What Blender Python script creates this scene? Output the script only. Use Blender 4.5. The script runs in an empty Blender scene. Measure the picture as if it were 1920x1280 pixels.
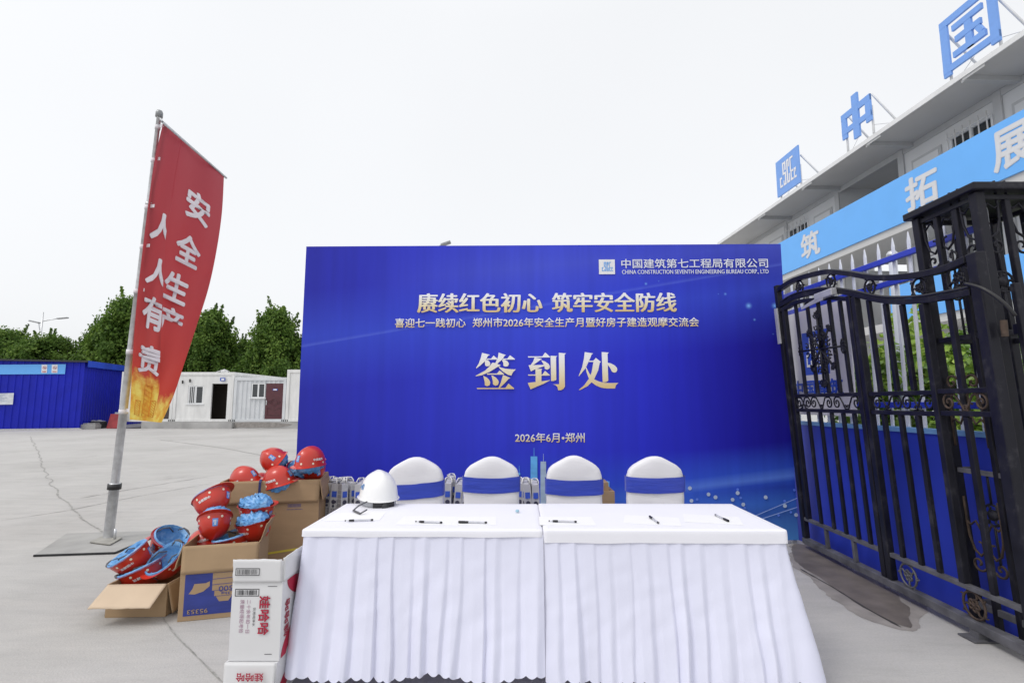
import bpy, bmesh, math, random
from mathutils import Vector, Matrix, noise
R = math.radians
random.seed(11)
S = bpy.context.scene
COL = S.collection

# ------------------------------------------------------------------ camera
FPX, PITCH, CAMH = 980.0, 0.116, 1.394
cam_d = bpy.data.cameras.new('camera')
cam_d.lens = 36.0 * FPX / 1920.0
cam_d.clip_end = 2000
cam = bpy.data.objects.new('camera', cam_d)
COL.objects.link(cam)
cam.location = (0, 0, CAMH)
cam.rotation_euler = (math.pi / 2 + PITCH, 0, 0)
S.camera = cam

# ------------------------------------------------------------------ world, sun, exposure
SUN_EL, SUN_AZ = R(52), R(236)          # azimuth clockwise from +Y
world = bpy.data.worlds.new('World')
S.world = world
world.use_nodes = True
nt = world.node_tree
nt.nodes.clear()
out = nt.nodes.new('ShaderNodeOutputWorld')
add = nt.nodes.new('ShaderNodeAddShader')
bg1 = nt.nodes.new('ShaderNodeBackground')
bg2 = nt.nodes.new('ShaderNodeBackground')
sky = nt.nodes.new('ShaderNodeTexSky')
sky.sky_type = 'NISHITA'
sky.sun_disc = False
sky.sun_elevation = SUN_EL
sky.sun_rotation = SUN_AZ
sky.dust_density = 4.0
hs = nt.nodes.new('ShaderNodeHueSaturation')
hs.inputs['Saturation'].default_value = 0.25
nt.links.new(sky.outputs[0], hs.inputs['Color'])
nt.links.new(hs.outputs[0], bg1.inputs[0])
bg1.inputs[1].default_value = 0.05
tc = nt.nodes.new('ShaderNodeTexCoord')
sep = nt.nodes.new('ShaderNodeSeparateXYZ')
nt.links.new(tc.outputs['Generated'], sep.inputs[0])
rmp = nt.nodes.new('ShaderNodeValToRGB')
nt.links.new(sep.outputs['Z'], rmp.inputs[0])
els = rmp.color_ramp.elements
els[0].position = 0.0
els[0].color = (0.74, 0.75, 0.765, 1)
els[1].position = 1.0
els[1].color = (0.95, 0.95, 0.96, 1)
for p, c in ((0.3, (0.78, 0.79, 0.805)), (0.62, (0.80, 0.81, 0.825)), (0.8, (0.9, 0.9, 0.92))):
    e = els.new(p)
    e.color = c + (1,)
# soft cloud mottling of the overcast
cn = nt.nodes.new('ShaderNodeTexNoise')
cn.inputs['Scale'].default_value = 2.2
cn.inputs['Detail'].default_value = 3
nt.links.new(tc.outputs['Generated'], cn.inputs['Vector'])
cm = nt.nodes.new('ShaderNodeMapRange')
cm.inputs['To Min'].default_value = 0.96
cm.inputs['To Max'].default_value = 1.04
nt.links.new(cn.outputs[0], cm.inputs[0])
mul = nt.nodes.new('ShaderNodeMixRGB')
mul.blend_type = 'MULTIPLY'
mul.inputs[0].default_value = 1
nt.links.new(rmp.outputs[0], mul.inputs[1])
nt.links.new(cm.outputs[0], mul.inputs[2])
nt.links.new(mul.outputs[0], bg2.inputs[0])
bg2.inputs[1].default_value = 1.0
nt.links.new(bg1.outputs[0], add.inputs[0])
nt.links.new(bg2.outputs[0], add.inputs[1])
nt.links.new(add.outputs[0], out.inputs[0])

sun_d = bpy.data.lights.new('sun', 'SUN')
sun_d.energy = 0.85
sun_d.angle = R(16)
sun_d.color = (1, 0.97, 0.92)
sun = bpy.data.objects.new('sun', sun_d)
COL.objects.link(sun)
sd = Vector((math.sin(SUN_AZ) * math.cos(SUN_EL), math.cos(SUN_AZ) * math.cos(SUN_EL), math.sin(SUN_EL)))
sun.rotation_euler = (-sd).to_track_quat('-Z', 'Y').to_euler()

S.view_settings.view_transform = 'Standard'
S.view_settings.look = 'None'
S.view_settings.exposure = 0.0
S.view_settings.gamma = 1.0
S.view_settings.use_curve_mapping = False


# ------------------------------------------------------------------ measuring helpers: a sight line through the photo, cut by a real plane
def ray(px, py):
    x = (px - 960) / FPX
    u = -(py - 640) / FPX
    return Vector((x, math.cos(PITCH) - u * math.sin(PITCH), math.sin(PITCH) + u * math.cos(PITCH)))


CO = Vector((0, 0, CAMH))


def atZ(px, py, z=0.0):
    r = ray(px, py)
    return CO + r * ((z - CAMH) / r.z)


def atY(px, py, y):
    r = ray(px, py)
    return CO + r * (y / r.y)


def on_plane(px, py, p0, n):
    r = ray(px, py)
    return CO + r * ((p0 - CO).dot(n) / r.dot(n))


# ------------------------------------------------------------------ materials
def srgb(r, g, b):
    def f(c):
        c /= 255.0
        return c / 12.92 if c <= 0.04045 else ((c + 0.055) / 1.055) ** 2.4
    return (f(r), f(g), f(b))


MATS = {}


def mat(name, col, rough=0.6, metal=0.0, var=0.12, scale=6.0, bump=0.0, bscale=40.0, spec=0.5, trans=0.0, coat=0.0,
        alpha=1.0, stretch=None, sheen=0.0):
    if name in MATS:
        return MATS[name]
    m = bpy.data.materials.new(name)
    m.use_nodes = True
    t = m.node_tree
    b = t.nodes['Principled BSDF']
    b.inputs['Roughness'].default_value = rough
    b.inputs['Metallic'].default_value = metal
    b.inputs['Specular IOR Level'].default_value = spec
    b.inputs['Coat Weight'].default_value = coat
    b.inputs['Alpha'].default_value = alpha
    b.inputs['Sheen Weight'].default_value = sheen
    b.inputs['Transmission Weight'].default_value = trans
    co = t.nodes.new('ShaderNodeTexCoord')
    src = co.outputs['Object']
    if stretch:
        mp = t.nodes.new('ShaderNodeMapping')
        mp.inputs['Scale'].default_value = stretch
        t.links.new(src, mp.inputs[0])
        src = mp.outputs[0]
    n = t.nodes.new('ShaderNodeTexNoise')
    n.inputs['Scale'].default_value = scale
    n.inputs['Detail'].default_value = 5
    t.links.new(src, n.inputs['Vector'])
    r = t.nodes.new('ShaderNodeValToRGB')
    lo = tuple(max(0, c * (1 - var)) for c in col)
    hi = tuple(min(1, c * (1 + var)) for c in col)
    r.color_ramp.elements[0].position = 0.3
    r.color_ramp.elements[1].position = 0.7
    r.color_ramp.elements[0].color = lo + (1,)
    r.color_ramp.elements[1].color = hi + (1,)
    t.links.new(n.outputs[0], r.inputs[0])
    t.links.new(r.outputs[0], b.inputs['Base Color'])
    if bump > 0:
        n2 = t.nodes.new('ShaderNodeTexNoise')
        n2.inputs['Scale'].default_value = bscale
        n2.inputs['Detail'].default_value = 4
        t.links.new(src, n2.inputs['Vector'])
        bp = t.nodes.new('ShaderNodeBump')
        bp.inputs['Strength'].default_value = bump
        bp.inputs['Distance'].default_value = 0.01
        t.links.new(n2.outputs[0], bp.inputs['Height'])
        t.links.new(bp.outputs[0], b.inputs['Normal'])
    MATS[name] = m
    return m


def graph(name, rough=0.5):
    m = bpy.data.materials.new(name)
    m.use_nodes = True
    t = m.node_tree
    b = t.nodes['Principled BSDF']
    b.inputs['Roughness'].default_value = rough
    MATS[name] = m
    return m, t, b


def N(t, kind, **kw):
    n = t.nodes.new(kind)
    for k, v in kw.items():
        if k in ('operation', 'blend_type', 'noise_dimensions', 'wave_type', 'bands_direction', 'attribute_name', 'data_type', 'uv_map',
                 'feature', 'distance', 'wave_profile'):
            setattr(n, k, v)
        else:
            n.inputs[k].default_value = v
    return n


def ramp(t, src, stops):
    r = t.nodes.new('ShaderNodeValToRGB')
    e = r.color_ramp.elements
    e[0].position, e[0].color = stops[0][0], tuple(stops[0][1]) + (1,)
    e[1].position, e[1].color = stops[-1][0], tuple(stops[-1][1]) + (1,)
    for p, c in stops[1:-1]:
        x = e.new(p)
        x.color = tuple(c) + (1,)
    t.links.new(src, r.inputs[0])
    return r.outputs[0]


# ------------------------------------------------------------------ mesh building
class MB:
    def __init__(self):
        self.v, self.f, self.mi, self.sm = [], [], [], []
        self.uv = None

    def add(self, vs, fs, m=0, smooth=False, M=None):
        k = len(self.v)
        for p in vs:
            p = Vector(p)
            self.v.append(M @ p if M else p)
        for f in fs:
            self.f.append([i + k for i in f])
            self.mi.append(m)
            self.sm.append(smooth)
        return self

    def box(self, lo, hi, m=0, M=None):
        (a, b, c), (d, e, f) = lo, hi
        vs = [(a, b, c), (d, b, c), (d, e, c), (a, e, c), (a, b, f), (d, b, f), (d, e, f), (a, e, f)]
        return self.add(vs, [(0, 3, 2, 1), (4, 5, 6, 7), (0, 1, 5, 4), (1, 2, 6, 5), (2, 3, 7, 6), (3, 0, 4, 7)], m, False, M)

    def beam(self, p, q, w, h, up=(0, 0, 1), m=0):
        p, q = Vector(p), Vector(q)
        d = (q - p)
        L = d.length
        d.normalize()
        up = Vector(up)
        if abs(d.dot(up)) > 0.98:
            up = Vector((1, 0, 0))
        s = d.cross(up).normalized()
        u = s.cross(d)
        M = Matrix((s, d, u)).transposed().to_4x4()
        M.translation = p
        return self.box((-w / 2, 0, -h / 2), (w / 2, L, h / 2), m, M)

    def tube(self, path, r, seg=8, m=0, closed=False, caps=True):
        path = [Vector(p) for p in path]
        n = len(path)
        rad = r if isinstance(r, (list, tuple)) else [r] * n
        k = len(self.v)
        prev = None
        for i, p in enumerate(path):
            if closed:
                d = path[(i + 1) % n] - path[i - 1]
            else:
                d = path[min(i + 1, n - 1)] - path[max(i - 1, 0)]
            if d.length < 1e-9:
                d = Vector((0, 0, 1))
            d.normalize()
            if prev is None:
                a = Vector((0, 0, 1)) if abs(d.z) < 0.9 else Vector((1, 0, 0))
                s = d.cross(a).normalized()
            else:
                s = (prev - d * prev.dot(d))
                s = s.normalized() if s.length > 1e-6 else d.orthogonal().normalized()
            prev = s
            u = d.cross(s)
            for j in range(seg):
                t = 2 * math.pi * j / seg
                self.v.append(p + (s * math.cos(t) + u * math.sin(t)) * rad[i])
        for i in range(n if closed else n - 1):
            a, b = k + i * seg, k + ((i + 1) % n) * seg
            for j in range(seg):
                self.f.append([a + j, a + (j + 1) % seg, b + (j + 1) % seg, b + j])
                self.mi.append(m)
                self.sm.append(True)
        if caps and not closed:
            self.f.append([k + j for j in range(seg)][::-1])
            self.f.append([k + (n - 1) * seg + j for j in range(seg)])
            self.mi += [m, m]
            self.sm += [False, False]
        return self

    def grid(self, nu, nv, fn, m=0, smooth=True, wrap=False):
        k = len(self.v)
        for j in range(nv + 1):
            for i in range(nu + (0 if wrap else 1)):
                self.v.append(Vector(fn(i / nu, j / nv)))
        w = nu if wrap else nu + 1
        for j in range(nv):
            for i in range(nu):
                self.f.append([k + j * w + i, k + j * w + (i + 1) % w, k + (j + 1) * w + (i + 1) % w, k + (j + 1) * w + i])
                self.mi.append(m)
                self.sm.append(smooth)
        return self

    def prism(self, poly, d0, d1, ax, ay, az, o, m=0):
        """polygon (a,b) -> o + a*ax + b*ay, swept from d0 to d1 along az"""
        ax, ay, az, o = Vector(ax), Vector(ay), Vector(az), Vector(o)
        n = len(poly)
        vs = [o + ax * a + ay * b + az * d0 for a, b in poly] + [o + ax * a + ay * b + az * d1 for a, b in poly]
        fs = [list(range(n))[::-1], [n + i for i in range(n)]] + [[i, (i + 1) % n, n + (i + 1) % n, n + i] for i in range(n)]
        return self.add(vs, fs, m)

    def poly(self, pts, m=0):
        return self.add(pts, [list(range(len(pts)))], m)

    def disc(self, c, n, r, seg=14, m=0, squash=1.0, up=None):
        n = Vector(n).normalized()
        a = n.orthogonal().normalized() if up is None else Vector(up).normalized()
        b = n.cross(a)
        return self.poly([Vector(c) + a * r * math.cos(2 * math.pi * i / seg) + b * r * squash * math.sin(2 * math.pi * i / seg)
                          for i in range(seg)], m)

    def lathe(self, c, axis, prof, seg=16, m=0):
        """prof: list of (radius, height) along axis"""
        c, d = Vector(c), Vector(axis).normalized()
        s = d.orthogonal().normalized()
        u = d.cross(s)
        return self.grid(seg, len(prof) - 1, lambda a, b: c + d * prof[round(b * (len(prof) - 1))][1] + (
            s * math.cos(2 * math.pi * a) + u * math.sin(2 * math.pi * a)) * prof[round(b * (len(prof) - 1))][0], m, True, True)


WM = {}          # world matrix of each thing, for placing parts given in world space


def build(mb, name, mats, parent=None, bevel=0.0, local=False, solid=0.0, recalc=False):
    if not isinstance(mats, (list, tuple)):
        mats = [mats]
    M = WM.get(parent.name if parent else None)
    vs = mb.v
    if M is not None and not local:
        Mi = M.inverted()
        vs = [Mi @ v for v in vs]
    me = bpy.data.meshes.new(name)
    me.from_pydata([tuple(v) for v in vs], [], mb.f)
    for m in mats:
        me.materials.append(m)
    me.polygons.foreach_set('material_index', mb.mi)
    me.polygons.foreach_set('use_smooth', mb.sm)
    if mb.uv:
        l = me.uv_layers.new(name='UVMap')
        for lp in me.loops:
            l.data[lp.index].uv = mb.uv[lp.vertex_index]
    me.update()
    if recalc:
        bm = bmesh.new()
        bm.from_mesh(me)
        bmesh.ops.recalc_face_normals(bm, faces=bm.faces[:])
        bm.to_mesh(me)
        bm.free()
    o = bpy.data.objects.new(name, me)
    COL.objects.link(o)
    if parent:
        o.parent = parent
        WM[o.name] = M if M is not None else Matrix()
    if bevel > 0:
        b = o.modifiers.new('edge', 'BEVEL')
        b.width = bevel
        b.segments = 2
        b.limit_method = 'ANGLE'
        b.angle_limit = R(40)
    if solid:
        b = o.modifiers.new('thick', 'SOLIDIFY')
        b.thickness = solid
    return o


def tag(o, label=None, cat=None, group=None, kind=None):
    if label:
        o['label'] = label
    if cat:
        o['category'] = cat
    if group:
        o['group'] = group
    if kind:
        o['kind'] = kind
    return o


def thing(name, label, cat, loc=(0, 0, 0), rotz=0.0, group=None, M=None):
    o = bpy.data.objects.new(name, None)
    o.empty_display_size = 0.1
    COL.objects.link(o)
    if M is None:
        M = Matrix.Translation(Vector(loc)) @ Matrix.Rotation(rotz, 4, 'Z')
    o.matrix_world = M
    WM[o.name] = M.copy()
    return tag(o, label, cat, group)


def dup(root, M, label, group=None, cat=None):
    r = root.copy()
    COL.objects.link(r)
    r.matrix_world = M
    WM[r.name] = M.copy()
    r['label'] = label
    if group:
        r['group'] = group
    for ch in list(root.children):
        c = ch.copy()
        COL.objects.link(c)
        c.parent = r
        WM[c.name] = M.copy()
        for g in ch.children:
            d = g.copy()
            COL.objects.link(d)
            d.parent = c
    return r


# ------------------------------------------------------------------ lettering
GL = {}


def glyph(s):
    if s in GL:
        return GL[s]
    c = bpy.data.curves.new('lettering', 'FONT')
    c.body = s
    c.size = 1
    c.resolution_u = 3
    o = bpy.data.objects.new('lettering', c)
    COL.objects.link(o)
    dg = bpy.context.evaluated_depsgraph_get()
    dg.update()
    me = bpy.data.meshes.new_from_object(o.evaluated_get(dg))
    vs = [(v.co.x, v.co.y) for v in me.vertices]
    fs = [list(p.vertices) for p in me.polygons]
    bpy.data.objects.remove(o)
    bpy.data.curves.remove(c)
    bpy.data.meshes.remove(me)
    x0, x1 = min(v[0] for v in vs), max(v[0] for v in vs)
    y0, y1 = min(v[1] for v in vs), max(v[1] for v in vs)
    GL[s] = ([(a - x0, b - y0) for a, b in vs], fs, x1 - x0, y1 - y0)
    return GL[s]


def ring(r, n=8):
    return [(0, 0)] + [(r * math.cos(2 * math.pi * i / n), r * math.sin(2 * math.pi * i / n)) for i in range(n)]


REG = [(0, 0)]
MED = ring(0.012)
BOLD = ring(0.028) + ring(0.014)[1:]
SONG = [(-0.035, 0), (-0.0175, 0), (0, 0), (0.0175, 0), (0.035, 0), (0, 0.008), (0, -0.008)]


def letters(mb, s, o, ax, ay, w, h, weight=REG, lift=0.002, m=0, step=0.00025):
    """the words s in the box of size w x h whose lower left corner is o, running along ax, upright along ay"""
    vs, fs, gw, gh = glyph(s)
    o, ax, ay = Vector(o), Vector(ax).normalized(), Vector(ay).normalized()
    n = ax.cross(ay)
    for i, (dx, dy) in enumerate(weight):
        mb.add([o + ax * ((a + dx) / gw * w) + ay * ((b + dy) / gh * h) + n * (lift + i * step) for a, b in vs], fs, m)
    return mb


# company emblem as bars in a unit square: x0, y0, x1, y1
EMB = [(.25, .86, .44, .93), (.25, .50, .32, .86), (.37, .62, .44, .86), (.32, .50, .44, .57), (.37, .12, .44, .50), (.28, .12, .37, .19),
       (.28, .19, .33, .30), (.48, .86, .62, .93), (.48, .12, .55, .86), (.57, .66, .62, .86), (.55, .12, .64, .19), (.59, .19, .64, .42),
       (.66, .86, .84, .93), (.66, .45, .72, .86), (.68, .12, .74, .45), (.74, .40, .83, .47), (.74, .12, .83, .19),
       (.08, .40, .21, .47), (.08, .12, .14, .40), (.14, .12, .24, .19), (.86, .40, .97, .47), (.86, .12, .91, .40), (.91, .12, .99, .19),
       (.94, .32, .97, .40)]


def emblem(mb, o, ax, ay, w, h, lift=0.003, m=0, inset=0.08):
    o, ax, ay = Vector(o), Vector(ax).normalized(), Vector(ay).normalized()
    n = ax.cross(ay)
    for i, (a, b, c, d) in enumerate(EMB):
        q = [(inset + (1 - 2 * inset) * x, inset + (1 - 2 * inset) * y) for x, y in ((a, b), (c, b), (c, d), (a, d))]
        mb.poly([o + ax * (x * w) + ay * (y * h) + n * lift for x, y in q], m)
    return mb

# ------------------------------------------------------------------ shared materials
m_white_steel = mat('white_painted_steel', (0.70, 0.71, 0.72), 0.45, var=0.06, scale=2.5, bump=0.05, bscale=8)
m_grey_steel = mat('grey_steel', (0.30, 0.31, 0.32), 0.4, 0.5, var=0.15)
m_galv = mat('galvanised_steel', (0.55, 0.56, 0.58), 0.36, 0.6, var=0.18, scale=14, bump=0.05)
m_black = mat('black_plastic', (0.012, 0.012, 0.014), 0.45)
m_dark = mat('dark_interior', (0.015, 0.014, 0.013), 0.8)
m_glass = mat('dark_window_glass', (0.03, 0.035, 0.04), 0.06, spec=0.8)
m_alu = mat('white_window_frame', (0.74, 0.75, 0.76), 0.4, var=0.04)
m_print_white = mat('white_print', (0.78, 0.78, 0.80), 0.55, var=0.03)
m_blue_cab = mat('blue_sheet_metal', (0.010, 0.018, 0.42), 0.5, var=0.12, scale=1.2, spec=.25)
m_skyblue = mat('sky_blue_sign_face', (0.13, 0.42, 0.90), 0.45, var=0.03, scale=1.5)
m_red = mat('red_paint', (0.38, 0.02, 0.02), 0.45)

# ------------------------------------------------------------------ ground
m_ground, t, b = graph('concrete_ground', 0.85)
co = N(t, 'ShaderNodeTexCoord')
n1 = N(t, 'ShaderNodeTexNoise', Scale=0.35, Detail=6, Roughness=0.62)
n2 = N(t, 'ShaderNodeTexNoise', Scale=2.6, Detail=8, Roughness=0.7)
n3 = N(t, 'ShaderNodeTexNoise', Scale=90, Detail=3)
mp = N(t, 'ShaderNodeMapping')
mp.inputs['Scale'].default_value = (0.55, 2.4, 1)
mp.inputs['Rotation'].default_value = (0, 0, R(-12))
t.links.new(co.outputs['Object'], mp.inputs[0])
t.links.new(co.outputs['Object'], n1.inputs['Vector'])
t.links.new(mp.outputs[0], n2.inputs['Vector'])
t.links.new(co.outputs['Object'], n3.inputs['Vector'])
c1 = ramp(t, n1.outputs[0], [(0.3, (0.39, 0.38, 0.367)), (0.5, (0.45, 0.44, 0.427)), (0.72, (0.50, 0.49, 0.477))])
c2 = ramp(t, n2.outputs[0], [(0.25, (0.82, 0.815, 0.81)), (0.45, (0.95, 0.95, 0.95)), (0.75, (1.08, 1.07, 1.06))])
c3 = ramp(t, n3.outputs[0], [(0.3, (0.93, 0.93, 0.93)), (0.7, (1.05, 1.05, 1.05))])
m1 = N(t, 'ShaderNodeMixRGB', blend_type='MULTIPLY', Fac=1.0)
m2 = N(t, 'ShaderNodeMixRGB', blend_type='MULTIPLY', Fac=1.0)
t.links.new(c1, m1.inputs[1])
t.links.new(c2, m1.inputs[2])
t.links.new(m1.outputs[0], m2.inputs[1])
t.links.new(c3, m2.inputs[2])
n4 = N(t, 'ShaderNodeTexNoise', Scale=1.1, Detail=9, Roughness=0.75)
mp4 = N(t, 'ShaderNodeMapping')
mp4.inputs['Rotation'].default_value = (0, 0, R(31))
mp4.inputs['Scale'].default_value = (1.0, .35, 1)
t.links.new(co.outputs['Object'], mp4.inputs[0])
t.links.new(mp4.outputs[0], n4.inputs['Vector'])
c4 = ramp(t, n4.outputs[0], [(0.30, (.82, .81, .80)), (0.42, (1, 1, 1)), (0.66, (1, 1, 1)), (0.74, (1.07, 1.07, 1.07))])
vor = N(t, 'ShaderNodeTexVoronoi', Scale=34)
t.links.new(co.outputs['Object'], vor.inputs['Vector'])
c5 = ramp(t, vor.outputs['Distance'], [(0.035, (.55, .54, .52)), (0.075, (1, 1, 1)), (1, (1, 1, 1))])
m3 = N(t, 'ShaderNodeMixRGB', blend_type='MULTIPLY', Fac=1.0)
m4 = N(t, 'ShaderNodeMixRGB', blend_type='MULTIPLY', Fac=0.5)
t.links.new(m2.outputs[0], m3.inputs[1])
t.links.new(c4, m3.inputs[2])
t.links.new(m3.outputs[0], m4.inputs[1])
t.links.new(c5, m4.inputs[2])
t.links.new(m4.outputs[0], b.inputs['Base Color'])
bp = N(t, 'ShaderNodeBump', Strength=0.25, Distance=0.01)
t.links.new(n3.outputs[0], bp.inputs['Height'])
t.links.new(bp.outputs[0], b.inputs['Normal'])
mb = MB().poly([(-600, -60, 0), (600, -60, 0), (600, 900, 0), (-600, 900, 0)])
tag(build(mb, 'ground', m_ground), kind='structure')


def crack(pts, w, name='ground_crack', seed=0, jag=0.02, m=None, z=0.004):
    rnd = random.Random(seed)
    P = [atZ(*p) for p in pts]
    Q = []
    for a, c in zip(P, P[1:]):
        k = max(2, int((c - a).length / 0.06))
        for i in range(k):
            Q.append(a.lerp(c, i / k))
    Q.append(P[-1])
    mb = MB()
    L, Rr = [], []
    for i, q in enumerate(Q):
        d = (Q[min(i + 1, len(Q) - 1)] - Q[max(0, i - 1)]).normalized()
        s = Vector((-d.y, d.x, 0))
        o = s * (jag * 1.6 * noise.noise(q * 1.3 + Vector((seed * 7, 0, 0))) + jag * .25 * noise.noise(q * 7 + Vector((seed * 3, 5, 0))))
        ww = w * (0.25 + 1.3 * abs(noise.noise(q * 6 + Vector((0, seed, 3)))) + rnd.uniform(0, .35))
        if i in (0, len(Q) - 1):
            ww *= 0.1
        L.append(q + o + s * ww / 2 + Vector((0, 0, z)))
        Rr.append(q + o - s * ww / 2 + Vector((0, 0, z)))
    n = len(Q)
    mb.add(L + Rr, [[i, i + 1, n + i + 1, n + i] for i in range(n - 1)])
    return tag(build(mb, name, m or m_crack), kind='structure')


m_crack = mat('crack_in_concrete', (0.31, 0.305, 0.29), 0.95, var=0.35, scale=20)
m_joint = mat('faint_joint', (0.30, 0.295, 0.28), 0.95, var=0.25, scale=12)
crack([(55, 818), (70, 842), (82, 882), (102, 918), (134, 948), (168, 978), (186, 1000)], 0.026, seed=1, jag=0.05)
crack([(306, 1156), (318, 1172), (334, 1194), (362, 1224), (396, 1262), (414, 1284)], 0.013, seed=2, jag=0.014)
crack([(150, 934), (240, 918), (330, 903), (404, 891)], 0.022, name='pavement_joint', seed=3, jag=0.006, m=m_joint)
crack([(0, 976), (120, 958), (260, 930), (400, 905)], 0.018, name='pavement_joint', seed=4, jag=0.006, m=m_joint)
crack([(300, 824), (420, 840), (560, 866)], 0.07, name='pavement_joint', seed=5, jag=0.02, m=m_joint)
crack([(1500, 1066), (1560, 1100), (1620, 1138), (1690, 1176)], 0.02, seed=6, jag=0.008, m=mat('wet_crack', (0.05, 0.047, 0.044), 0.6))

# wet patch by the gate
m_wet = mat('wet_concrete', (0.155, 0.135, 0.12), 0.55, var=0.25, scale=5, bump=0.1, bscale=60)
m_damp = mat('damp_concrete', (0.27, 0.25, 0.235), 0.8, var=0.2, scale=6)


def patch(pts, name, m, z, amp, seed):
    P = [atZ(*p) for p in pts]
    Q = []
    for i, a in enumerate(P):
        c = P[(i + 1) % len(P)]
        k = max(2, int((c - a).length / 0.03))
        for j in range(k):
            q = a.lerp(c, j / k)
            nn = noise.noise_vector(q * 5 + Vector((seed, 0, 0))) * amp + noise.noise_vector(q * 17) * amp * 0.4
            Q.append((q.x + nn.x, q.y + nn.y, z))
    return tag(build(MB().poly(Q), name, m), kind='structure')


patch([(1482, 1018), (1530, 1022), (1600, 1066), (1680, 1108), (1720, 1122), (1742, 1150), (1720, 1160), (1722, 1186), (1690, 1182), (1640, 1166),
       (1585, 1142), (1530, 1096), (1484, 1060)], 'damp_stain', m_damp, 0.0015, 0.05, 3)
patch([(1486, 1020), (1512, 1020), (1570, 1052), (1640, 1094), (1682, 1112), (1690, 1128), (1704, 1138), (1700, 1156), (1712, 1178), (1670, 1168),
       (1610, 1132), (1560, 1098), (1510, 1066), (1488, 1052)], 'wet_stain', m_wet, 0.003, 0.025, 8)

# ------------------------------------------------------------------ raised concrete platform under the cabins
m_kerb = mat('platform_concrete', (0.36, 0.355, 0.35), 0.9, var=0.22, scale=1.3, bump=0.2, bscale=20)
mb = MB().box((-20.0, 28.53, 0), (-3, 40, 0.36)).box((-18.6, 28.3, 0), (-15.0, 28.52, 0.33))
tag(build(mb, 'pavement', m_kerb), kind='structure')

# ------------------------------------------------------------------ blue shed
SC = atZ(148, 804.5)
fx = Vector((-0.955, -0.297, 0)).normalized()
sx = Vector((-fx.y, fx.x, 0)) * -1
sx = Vector((-0.297, 0.955, 0)).normalized()
shed = thing('blue_shed', 'long blue corrugated shed with a sky blue fascia board, left of the flag pole', 'shed', SC)
HF = 3.50


def ribbed(mb, o, d, n, L, h0, h1, pitch=0.30, depth=0.035):
    k = int(L / pitch)
    prof = []
    for i in range(k):
        a = i * pitch
        prof += [(a, 0), (a + pitch * 0.62, 0), (a + pitch * 0.70, depth), (a + pitch * 0.92, depth)]
    prof.append((k * pitch, 0))
    for (a0, e0), (a1, e1) in zip(prof, prof[1:]):
        p, q = o + d * a0 + n * e0, o + d * a1 + n * e1
        z0 = h0 + (h1 - h0) * a0 / L
        z1 = h0 + (h1 - h0) * a1 / L
        mb.poly([p, q, q + Vector((0, 0, z1)), p + Vector((0, 0, z0))])
    return mb


nf = Vector((-0.297 * -1, -0.955, 0)).normalized()       # outward of the front
ns = -fx                                               # outward of the side
wl = MB()
ribbed(wl, SC.copy(), fx, nf, 9.0, HF, HF)
ribbed(wl, SC.copy(), sx, ns, 9.0, HF, HF + 0.15)
build(wl, 'wall', m_blue_cab, shed)
rf = MB()
o0 = SC + nf * 0.18 + ns * 0.18
rf.add([o0 + Vector((0, 0, HF + .002)), o0 + fx * 9.4 + Vector((0, 0, HF + .002)), o0 + fx * 9.4 + sx * 9.4 + Vector((0, 0, HF + .17)), o0 + sx * 9.4 + Vector((0, 0, HF + .17)),
        o0 + Vector((0, 0, HF + .09)), o0 + fx * 9.4 + Vector((0, 0, HF + .09)), o0 + fx * 9.4 + sx * 9.4 + Vector((0, 0, HF + .26)), o0 + sx * 9.4 + Vector((0, 0, HF + .26))],
       [(0, 1, 2, 3), (4, 7, 6, 5), (0, 4, 5, 1), (1, 5, 6, 2), (2, 6, 7, 3), (3, 7, 4, 0)])
build(rf, 'roof', mat('shed_roof_edge', (0.03, 0.032, 0.04), 0.6), shed)
tr = MB()
tr.add([o0 + ns * .02 + Vector((0, 0, HF - .25)), o0 + ns * .02 + sx * 9.4 + Vector((0, 0, HF - .14)), o0 + ns * .02 + sx * 9.4 + Vector((0, 0, HF + .19)), o0 + ns * .02 + Vector((0, 0, HF + .085))],
       [(0, 1, 2, 3)])
build(tr, 'verge_trim', mat('blue_trim', (0.02, 0.07, 0.55), 0.4, var=0.2, scale=1), shed)
nfp = SC + nf * 0.07


def onshed(px, py):
    return on_plane(px, py, nfp, nf)


a0, a1, a2 = onshed(-60, 684), onshed(123.5, 682.5), onshed(121.5, 701)
mb = MB().poly([onshed(-60, 702), a2, a1, a0]).poly([onshed(-60, 702) - nf * .02, a2 - nf * .02, a1 - nf * .02, a0 - nf * .02])
sb = build(mb, 'fascia_board', m_skyblue, shed)


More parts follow.
